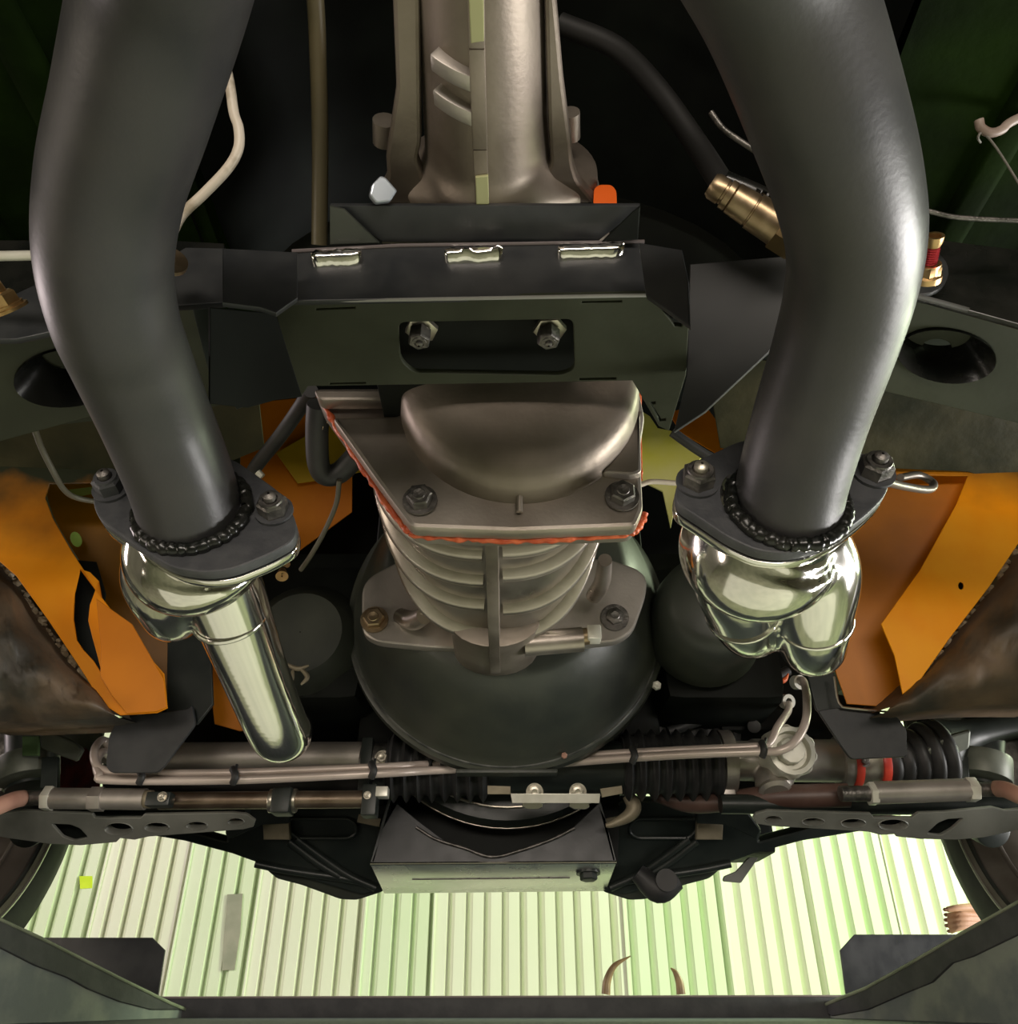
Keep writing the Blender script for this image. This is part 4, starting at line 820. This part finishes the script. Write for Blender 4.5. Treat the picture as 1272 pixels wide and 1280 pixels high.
b = MB(); b.tube([AY(x,y,1.246) for x,y in ((520,1034),(545,1049),(580,1060),(614,1071),(650,1063),(690,1049),(718,1035))], 0.0022, 8, 6); b.build('weld_bead', M_STEELD, sp_, 60)
b = MB(); nb = (B0-A0).cross(C0-A0).normalized()
if nb.z > 0: nb = -nb
q = PP(735,1090,A0,nb); b.hexa(q, nb, 0.013, 0.012, 0.2); b.lathe([(0,0.001),(0,0.018),(0.003,0.018),(0.003,0.001)], q, nb, 24, cap=False); b.build('drain_plug', M_SUB, sp_, 30)
b = MB(); q1 = PP(515,1099,A0,nb); q2 = PP(712,1097,A0,nb); b.tube([q1,q2], 0.0012, 6, 1); b.build('crease', M_STEELD, sp_)

# ============================================================ WHEELS
def wheel(side):
    s = side
    X = 0.735 if s > 0 else -0.745
    c = V((X, 1.17, 0.285)); ax = V((s,0,0))
    if s < 0: c = V((-0.735, 1.15, 0.285))
    t = root('road_wheel', c, 'front wheel seen from inside at the %s edge, tyre and rim barrel' % ('right' if s > 0 else 'left'), 'wheel')
    b = MB(); b.lathe([(0.012,0.222),(0.0,0.235),(-0.008,0.262),(0.0,0.288),(0.02,0.302),(0.10,0.306),(0.18,0.302),(0.205,0.285),(0.21,0.26),(0.20,0.232),(0.19,0.222)], c, ax, 96, cap=False); b.build('tyre', M_TYRE, t, 50)
    b = MB(); b.lathe([(0.006,0.224),(0.002,0.232),(0.006,0.236),(0.012,0.226),(0.02,0.216),(0.05,0.205),(0.10,0.196),(0.17,0.190),(0.19,0.222)], c, ax, 96, cap=False); rb = b.build('rim_barrel', M_RIM, t, 50)
    b = MB(); b.tube([c+ax*0.001+V((0,0.2335*math.cos(a),0.2335*math.sin(a))) for a in [2*math.pi*i/96 for i in range(97)]], 0.0022, 8, 1, cap=False); b.build('rim_bead', mat('bright_bead', (0.45,0.46,0.38), metal=0.6, rough=0.3), rb)
    b = MB(); b.tube([c+ax*0.045+V((0,0.207*math.cos(a),0.207*math.sin(a))) for a in [2*math.pi*i/96 for i in range(97)]], 0.0035, 8, 1, cap=False); b.build('barrel_step', M_RIM, rb)
    for k in range(5):
        a = 2*math.pi*k/5+0.35; dr = V((0, math.cos(a), math.sin(a)))
        b = MB(); b.beam(c+ax*0.165+dr*0.04, c+ax*0.175+dr*0.195, 0.036, 0.02, V((s,0,0))); b.build('spoke', M_SPRING, t, bevel=0.005)
    b = MB(); b.lathe([(0.13,0.001),(0.13,0.055),(0.18,0.06),(0.18,0.001)], c, ax, 40, cap=False); b.build('hub', M_RIM, t, bevel=0.002)
    return t
wheel(-1); wheel(1)
# suspension uprights and clutter outboard of the rack
def upright(side):
    mx = (lambda L: [(1262-x, y) for x, y in L]) if side > 0 else (lambda L: L)
    t = root('suspension_upright', AY(60 if side<0 else 1210,940,1.2), 'grey-green suspension upright and brackets at the %s edge above the tie rod' % ('right' if side>0 else 'left'), 'suspension')
    plate('top_bracket', mx([(52,896),(132,896),(128,905),(125,925),(112,942),(108,936),(85,928),(55,918)]), V((0,1.16,0.3)), (0.1*side,-1,-0.3), 0.006, M_SPRING, t, bev=0.002)
    plate('top_bracket', mx([(112,898),(132,896),(126,926),(112,943),(106,935)]), V((0,1.15,0.3)), (0.5*side,-1,-0.2), 0.006, M_CTRL, t, bev=0.002)
    plate('lower_blade', mx(rnd([(48,912),(70,918),(92,928),(104,938),(96,953),(76,946),(50,936)],4)), V((0,1.14,0.3)), (0,-1,-0.5), 0.008, M_SPRING, t, bev=0.003)
    b = MB(); b.tube([AY(1262-34 if side>0 else 34, 905, 1.2), AY(1262-36 if side>0 else 36, 985, 1.2)], 0.03, 28, 1); b.build('strut_body', M_SUB, t)
    b = MB(); b.tube([AY(1262-36 if side>0 else 36, 945, 1.18), AY(1262-36 if side>0 else 36, 975, 1.18)], 0.040, 28, 1); b.build('strut_collar', M_SPRING, t, bevel=0.003)
    plate('side_link', mx([(52,946),(72,946),(71,985),(50,985)]), V((0,1.15,0.3)), (0,-1,0), 0.01, M_SUB, t)
    b = MB(); b.box(AY(1262-5 if side>0 else 5, 935, 1.25), (0.10,0.1,0.16)); b.build('hub_carrier', M_STEELD, t, bevel=0.02)
    plate('red_panel', mx([(66,938),(126,930),(124,986),(66,986)]), V((0,1.36,0.3)), (0,-1,0), 0.004, M_REDD, t)
    if side < 0: plate('green_pad', [(27,920),(48,920),(48,945),(27,945)], V((0,1.13,0.3)), (0,-1,-0.2), 0.006, M_POCKET, t, bev=0.002)
    plate('link_end', mx(rnd([(118,936),(132,936),(133,948),(128,958),(118,958)],3)), V((0,1.19,0.3)), (0,-1,0), 0.01, M_RACK, t, bev=0.002)
    return t
upright(-1); upright(1)

# hanging black bracket plates inboard of the orange panels
for nm, face, leg_, x_ in (('left', [(148,897),(235,886),(240,880),(244,905),(205,958),(196,966),(138,966),(132,958),(136,920)], [(209,800),(262,780),(266,880),(246,905),(200,905),(208,890)], -0.4),
                       ('right', [(1022,888),(1050,884),(1120,894),(1133,912),(1134,946),(1064,949),(1054,936)], [(1008,840),(1040,830),(1050,880),(1062,886),(1040,905),(1020,886)], 0.4)):
    t = root('hanging_bracket', AY(180 if nm=='left' else 1080,925,1.0), 'flat black hanging plate at %s below the orange panel' % nm, 'bracket')
    plate('plate', rnd(face,5), V((0,1.02,0.33)), (0,-1,-0.12), 0.006, M_PLATE, t, bev=0.001)
    plate('upright_leg', leg_, V((0,1.035,0.33)), (0.0,-1,-0.05), 0.006, M_SUB, t, bev=0.001)
    if nm == 'right':
        b = MB(); b.tube([AY(x,y,1.012) for x,y in ((1042,846),(1046,872),(1051,882),(1060,885),(1110,890))], 0.0014, 8); b.build('bright_edge', M_ZINC, t)

# ============================================================ FRONT VALANCE (bottom of the picture)
fv = root('front_valance', AY(636,1255,1.6), 'weathered grey-green front body panel framing the bottom of the opening', 'body panel')
b = MB(); a = AY(195,1247,1.62); e = AY(1062,1245,1.62); b.loft([[p+V((0,dy,dz)) for dy,dz in ((0,0),(0,-0.033),(0.02,-0.033),(0.02,0))] for p in (a,e)]); b.build('cross_lip', M_BAND, fv, bevel=0.002)
b = MB(); b.tube([a+V((0,-0.001,0)), e+V((0,-0.001,0))], 0.0018, 8, 1); b.build('lip_edge_light', mat('pink_lit_edge', (0.30,0.25,0.24), rough=0.4), fv)  # pink light along the lip's top edge, put into the colour
b = MB(); b.box((0.0,1.28,-0.030),(1.7,0.70,0.008)); b.build('splitter_floor', M_BLUE, fv, bevel=0.001)
def vside(side):
    mx = (lambda L: [(1264-x, y) for x, y in L]) if side > 0 else (lambda L: L)
    dy = -6 if side > 0 else 0
    A = AY(mx([(222,1250)])[0][0], 1250, 1.60); B = AY(mx([(-60,1105)])[0][0], 1105-10*(side>0), 1.06)
    d = (B-A); n = V((d.y, -d.x, 0)).normalized()
    if n.dot(A) > 0: n = -n
    top = [(-60,1104),(0,1146),(60,1174),(150,1220),(215,1252),(240,1262)] if side < 0 else [(-70,1080),(-8,1124),(15,1137),(72,1169),(130,1203),(184,1233),(246,1258)]
    plate('side_panel', mx(top+[(246,1330),(-60,1330)]), A, n, 0.008, M_VAL, fv)
    band = top+([(228,1262),(190,1262),(150,1252),(110,1236),(85,1222),(45,1207),(0,1184),(-60,1150)] if side<0 else [(225,1270),(180,1262),(130,1240),(100,1228),(75,1204),(50,1196),(0,1172),(-70,1136)])
    plate('edge_band', mx(band), A+n*0.004, n, 0.006, M_BAND, fv, bev=0.001)
    lip = [(x, y) for x, y in top]+[(x, y+5) for x, y in top[::-1]]
    plate('lit_lip_edge', mx(lip), A+n*0.006, n, 0.005, M_LIP, fv, bev=0.002)  # light caught on the upper edge, painted as a paler strip
    plate('corner_plate', mx([(40,1172),(190,1172),(206,1188),(197,1247),(170,1262),(60,1262)] if side<0 else [(60,1168),(196,1168),(214,1188),(207,1242),(180,1258),(70,1258)]), V((0,1.66,0)), REAR, 0.005, M_PLATE, fv)
vside(-1); vside(1)

# ============================================================ HAND at lower right
hd = root('person', AY(1230,1150,1.75), 'bare hand with fingertips pointing left beside the right tyre', 'person')
HY = 1.72
b = MB()
b.tube([AY(1340,1130,HY+.03), AY(1290,1136,HY+.02), AY(1262,1143,HY+.01), AY(1238,1148,HY), AY(1222,1149,HY)], [0.036,0.033,0.031,0.030,0.022], 20, 5, flat=0.62)
b.tube([AY(1245,1142,HY), AY(1222,1140,HY)], [0.022,0.017], 16, 2)
for i, (y0, y1, xt, r) in enumerate(((1142,1143.5,1184,.0050),(1148,1150,1184,.0053),(1154,1157,1185,.0053),(1159,1164,1188,.0048))):
    b.tube([AY(1230,y0,HY-.004), AY(1208,y0-1.0,HY-.016), AY(1194,(y0+y1)/2,HY-.012), AY(xt,y1+.5,HY+.002)], [r*1.25,r*1.15,r,r*0.85], 12, 5)
b.tube([AY(1240,1137,HY-.004), AY(1215,1134.5,HY-.02), AY(1196,1135,HY-.026), AY(1183,1137,HY-.022)], [.012,.0080,.0062,.005], 12, 5)
hnd = b.fuse('hand', M_SKIN, hd, 0.0014, 2)
for i, (y1, xt, r) in enumerate(((1144.5,1184,.0045),(1151,1184,.0047),(1158,1185,.0047),(1165,1188,.0042),(1138,1183,.0045))):
    b = MB(); c = AY(xt-1.2,y1-1,HY+.002 if i<4 else HY-.022); b.loft([[c+V((0.003-dx, -0.0045*math.cos(a)*k, r*0.8*math.sin(a)*k)) for a in [2*math.pi*j/10 for j in range(10)]] for dx, k in ((0,1),(0.006,0.9),(0.008,0.4))]); b.build('fingernail', mat('nail', (0.35,0.18,0.11), rough=0.35), hnd)

# ============================================================ LINES, FITTINGS, SMALL PARTS
def line(name, pts, r, m, lb, cat, k=6, n=14):
    b = MB(); b.tube([D(*p) for p in pts], r, n, k); return tag(b.build(name, m, None, 80), lb, cat)
line('brake_line', [(272,40,.60),(286,100,.60),(292,140,.60),(298,160,.60),(298,185,.60),(285,210,.60),(255,242,.60),(228,268,.60),(215,292,.60)], 0.0038, M_LINED, 'worn beige brake line curving out behind the upper left pipe', 'brake line')
line('hard_line', [(388,-60,.66),(394,0,.68),(397,60,.70),(400,180,.73),(399,306,.76)], 0.0075, mat('olive_hose', (0.10,0.085,0.045),(0.14,0.115,0.06), rough=0.45), 'long straight olive-brown hose running up beside the tail housing', 'hose')
line('white_line', [(-60,321,.58),(0,320,.58),(60,319,.58),(110,318,.58)], 0.0036, M_WHITE, 'thick white line crossing the left edge above the chassis arm', 'fluid line')
line('thin_cable', [(43,535,.80),(52,560,.82),(68,592,.84),(80,612,.86),(95,622,.88),(125,628,.9)], 0.0030, mat('grey_cable', (0.12,0.11,0.08), rough=0.45), 'thin grey cable hanging in front of the left orange panel', 'cable')
line('rubber_hose', [(388,488,.86),(376,508,.90),(350,545,.94),(322,580,.98),(310,600,1.0)], 0.0085, M_RUB, 'black rubber hose slanting down left over the orange sheet', 'hose')
line('rubber_hose', [(398,505,.82),(396,540,.84),(398,580,.86),(408,594,.87),(425,590,.87),(445,570,.86)], 0.012, M_RUB, 'thick black hose bending in a U beside the gearbox flange', 'hose')
line('thin_cable', [(424,600,.86),(420,630,.88),(405,665,.9),(388,695,.92),(376,712,.94)], 0.0028, mat('grey_cable', (0.12,0.11,0.08)), 'thin curved grey cable between left flange and gearbox case', 'cable')
line('grey_tube', [(1098,600,.80),(1130,608,.86),(1160,612,.90),(1166,604,.92),(1148,594,.92),(1125,597,.90)], 0.0045, mat('grey_tube', (0.14,0.12,0.10), rough=0.4, metal=0.5), 'bent grey tube end poking out right of the right flange nut', 'tube')
line('black_hose', [(700,30,.75),(770,60,.74),(820,110,.72),(870,180,.70),(905,235,.66)], 0.010, mat('faint_hose', (0.010,0.010,0.009), rough=0.6), 'faint black hose in the dark leading to the oxygen sensor', 'hose')
line('black_hose', [(840,540,.80),(868,560,.80),(888,572,.80),(910,580,.80)], 0.005, M_RUB, 'thin black hose over orange sliver left of the right flange', 'hose')
line('pale_cable', [(800,606,.9),(815,602,.9),(845,604,.9)], 0.003, M_LINED, 'short pale cable in front of the yellow sheet', 'cable')
line('grey_rod', [(888,140,.68),(905,162,.68),(940,186,.68),(960,198,.68)], 0.0025, M_STEELD, 'thin glinting rod above the oxygen sensor', 'rod')
line('rusty_wire', [(1340,120,.62),(1268,150,.62),(1252,162,.62),(1238,166,.62),(1226,160,.62),(1223,150,.62)], 0.0035, mat('rusty_wire', (0.22,0.16,0.13),(0.32,0.25,0.21), rough=0.5, scale=60), 'rusty brown hooked wire at the upper right edge', 'wire')
line('thin_wire', [(1225,178,.63),(1222,172,.62),(1228,166,.62),(1245,185,.62),(1272,228,.62),(1290,260,.62)], 0.0009, mat('thin_wire', (0.14,0.13,0.11)), 'hair-thin wire drooping from the rusty hooked wire', 'wire')
line('thin_rod', [(1120,262,.60),(1155,263,.60),(1200,272,.60),(1300,277,.60)], 0.0018, M_STEELD, 'thin dark rod right of the right pipe above the arm', 'rod')
line('bright_pin', [(1252,49,.65),(1262,42,.65),(1268,38,.65)], 0.0012, M_WHITE, 'tiny bright pin near the upper right corner', 'pin')
# oxygen sensor style fitting
os_ = root('oxygen_sensor', D(935,262,.62), 'slanted dull gold cylindrical sensor tucked behind the right pipe', 'sensor')
a = D(888,230,.60); e = D(1000,302,.60); d = (e-a).normalized(); L = (e-a).length
b = MB(); b.lathe([(0,0.001),(0,0.008),(0.003,0.0098),(0.011,0.0100),(0.0115,0.0090),(0.013,0.0090),(0.0135,0.0112),(0.018,0.0112),(0.0185,0.0100),(0.0195,0.0116),(0.036,0.0125),(0.0365,0.0118),(0.0375,0.0118),(0.038,0.0135),(0.060,0.0140),(0.0605,0.001)], a, d, 36, cap=False); b.build('body', M_BRASSD, os_, 40)
b = MB(); b.hexa(a+d*0.060, d, 0.0165, 0.02, 0.2); b.build('hex_base', mat('dark_brass', (0.16,0.11,0.05), metal=0.8, rough=0.4), os_)
b = MB(); b.tube([D(905,226,.615), D(950,245,.615), D(990,268,.615)], 0.0075, 16); b.build('loom_sleeve', M_GLOSS, os_)
for x,y in ((947,239),(955,241),(963,246)):
    b = MB(); b.tube([D(x-3,y-1.5,.602), D(x+3,y+1.5,.602)], 0.0018, 8, 1); b.build('bright_clip', M_CHROME, os_)
# brake unions on the chassis arms
un = root('brake_union', D(1155,322,.53), 'brass and red brake union standing on the right chassis arm', 'fitting')
p0 = D(1157,350,.535); p1 = D(1168,296,.515); ax = (p1-p0).normalized(); LL = (p1-p0).length
b = MB(); b.lathe([(0,0.001),(0,0.0095),(0.004,0.0095),(0.005,0.0075),(0.012,0.0075),(0.012,0.001)], p0, ax, 24, cap=False); b.hexa(p0+ax*0.002, ax, 0.0085, 0.010); b.build('brass_nut', M_BRASS, un, 35)
b = MB(); b.lathe([(0.011,0.001),(0.011,0.0045)]+[(0.011+i*0.0016+j*0.0008, 0.0048-0.0006*j) for i in range(8) for j in (0,1)]+[(0.025,0.0035),(0.025,0.001)], p0, ax, 24, cap=False); b.build('red_thread', mat('red_anodised', (0.55,0.05,0.06), metal=0.6, rough=0.25), un)
b = MB(); b.lathe([(0.024,0.001),(0.024,0.0045),(0.027,0.0055),(0.031,0.0058),(0.031,0.0040),(0.027,0.0032),(0.027,0.001)], p0, ax, 24, cap=False); b.build('flared_tip', M_BRASS, un)
un = root('brake_union', D(12,385,.52), 'large brass nut on washer on the left chassis arm at the edge', 'fitting')
p0 = D(12,388,.52); ax = V((-0.25,-0.75,0.35)).normalized()
b = MB(); b.lathe([(0,0.001),(0,0.0125),(0.002,0.0125),(0.002,0.0105),(0.004,0.0105),(0.004,0.001)], p0, ax, 32, cap=False); b.build('washer', M_BRASS, un)
b = MB(); b.hexa(p0+ax*0.003, ax, 0.0098, 0.009, 0.2); b.build('nut', M_BRASS, un, 30)
b = MB(); b.lathe([(0.010,0.001),(0.010,0.0055),(0.030,0.005),(0.030,0.001)], p0, ax, 24, cap=False); b.build('neck', M_BRASS, un)
b = MB(); b.lathe([(0,0.005),(0,0.013),(0.003,0.013),(0.003,0.005),(0,0.005)], D(209,328,.545), (0.5,-0.9,0.1), 28, cap=False)
tag(b.build('brass_ring', M_BRASSD), 'small brass ring peeking out right of the left pipe', 'ring')
b = MB(); c = D(353,713,.90); b.lathe([(0,0.001),(0,0.004),(0.012,0.007),(0.012,0.001)], c, (0.2,-0.5,-0.9), 16, cap=False); b.tube([D(360,706,.91), D(345,700,.92), D(352,690,.93)], 0.0035, 8)
tag(b.build('gold_fitting', M_BRASS), 'tiny bright gold fitting right of the left header collector', 'fitting')
b = MB(); 
for P in ([(358,830),(372,836),(386,832)],[(366,838),(364,850),(358,860)],[(374,834),(384,846),(376,856)]): b.tube([AY(x,y,1.05) for x,y in P], [0.0022,0.0035,0.0015], 8)
tag(b.build('twisted_wire_end', M_TAN), 'twisted bright wire end beside the long left header tube', 'wire')
b = MB(); b.tube([D(322,590,.93), D(328,596,.93)], 0.004, 10, 1)
tag(b.build('bright_ferrule', M_WHITE), 'small bright ferrule at upper right corner of left flange', 'fitting')
b = MB(); 
for i in range(5): b.tube([D(398+3*math.sin(i*2.1),512+i*5,.83), D(408-3*math.cos(i*1.7),518+i*4,.83)], 0.004, 8, 1)
tag(b.build('hose_clamp', M_BRASSD), 'tarnished clamp where the black hoses meet by the crossmember', 'clamp')
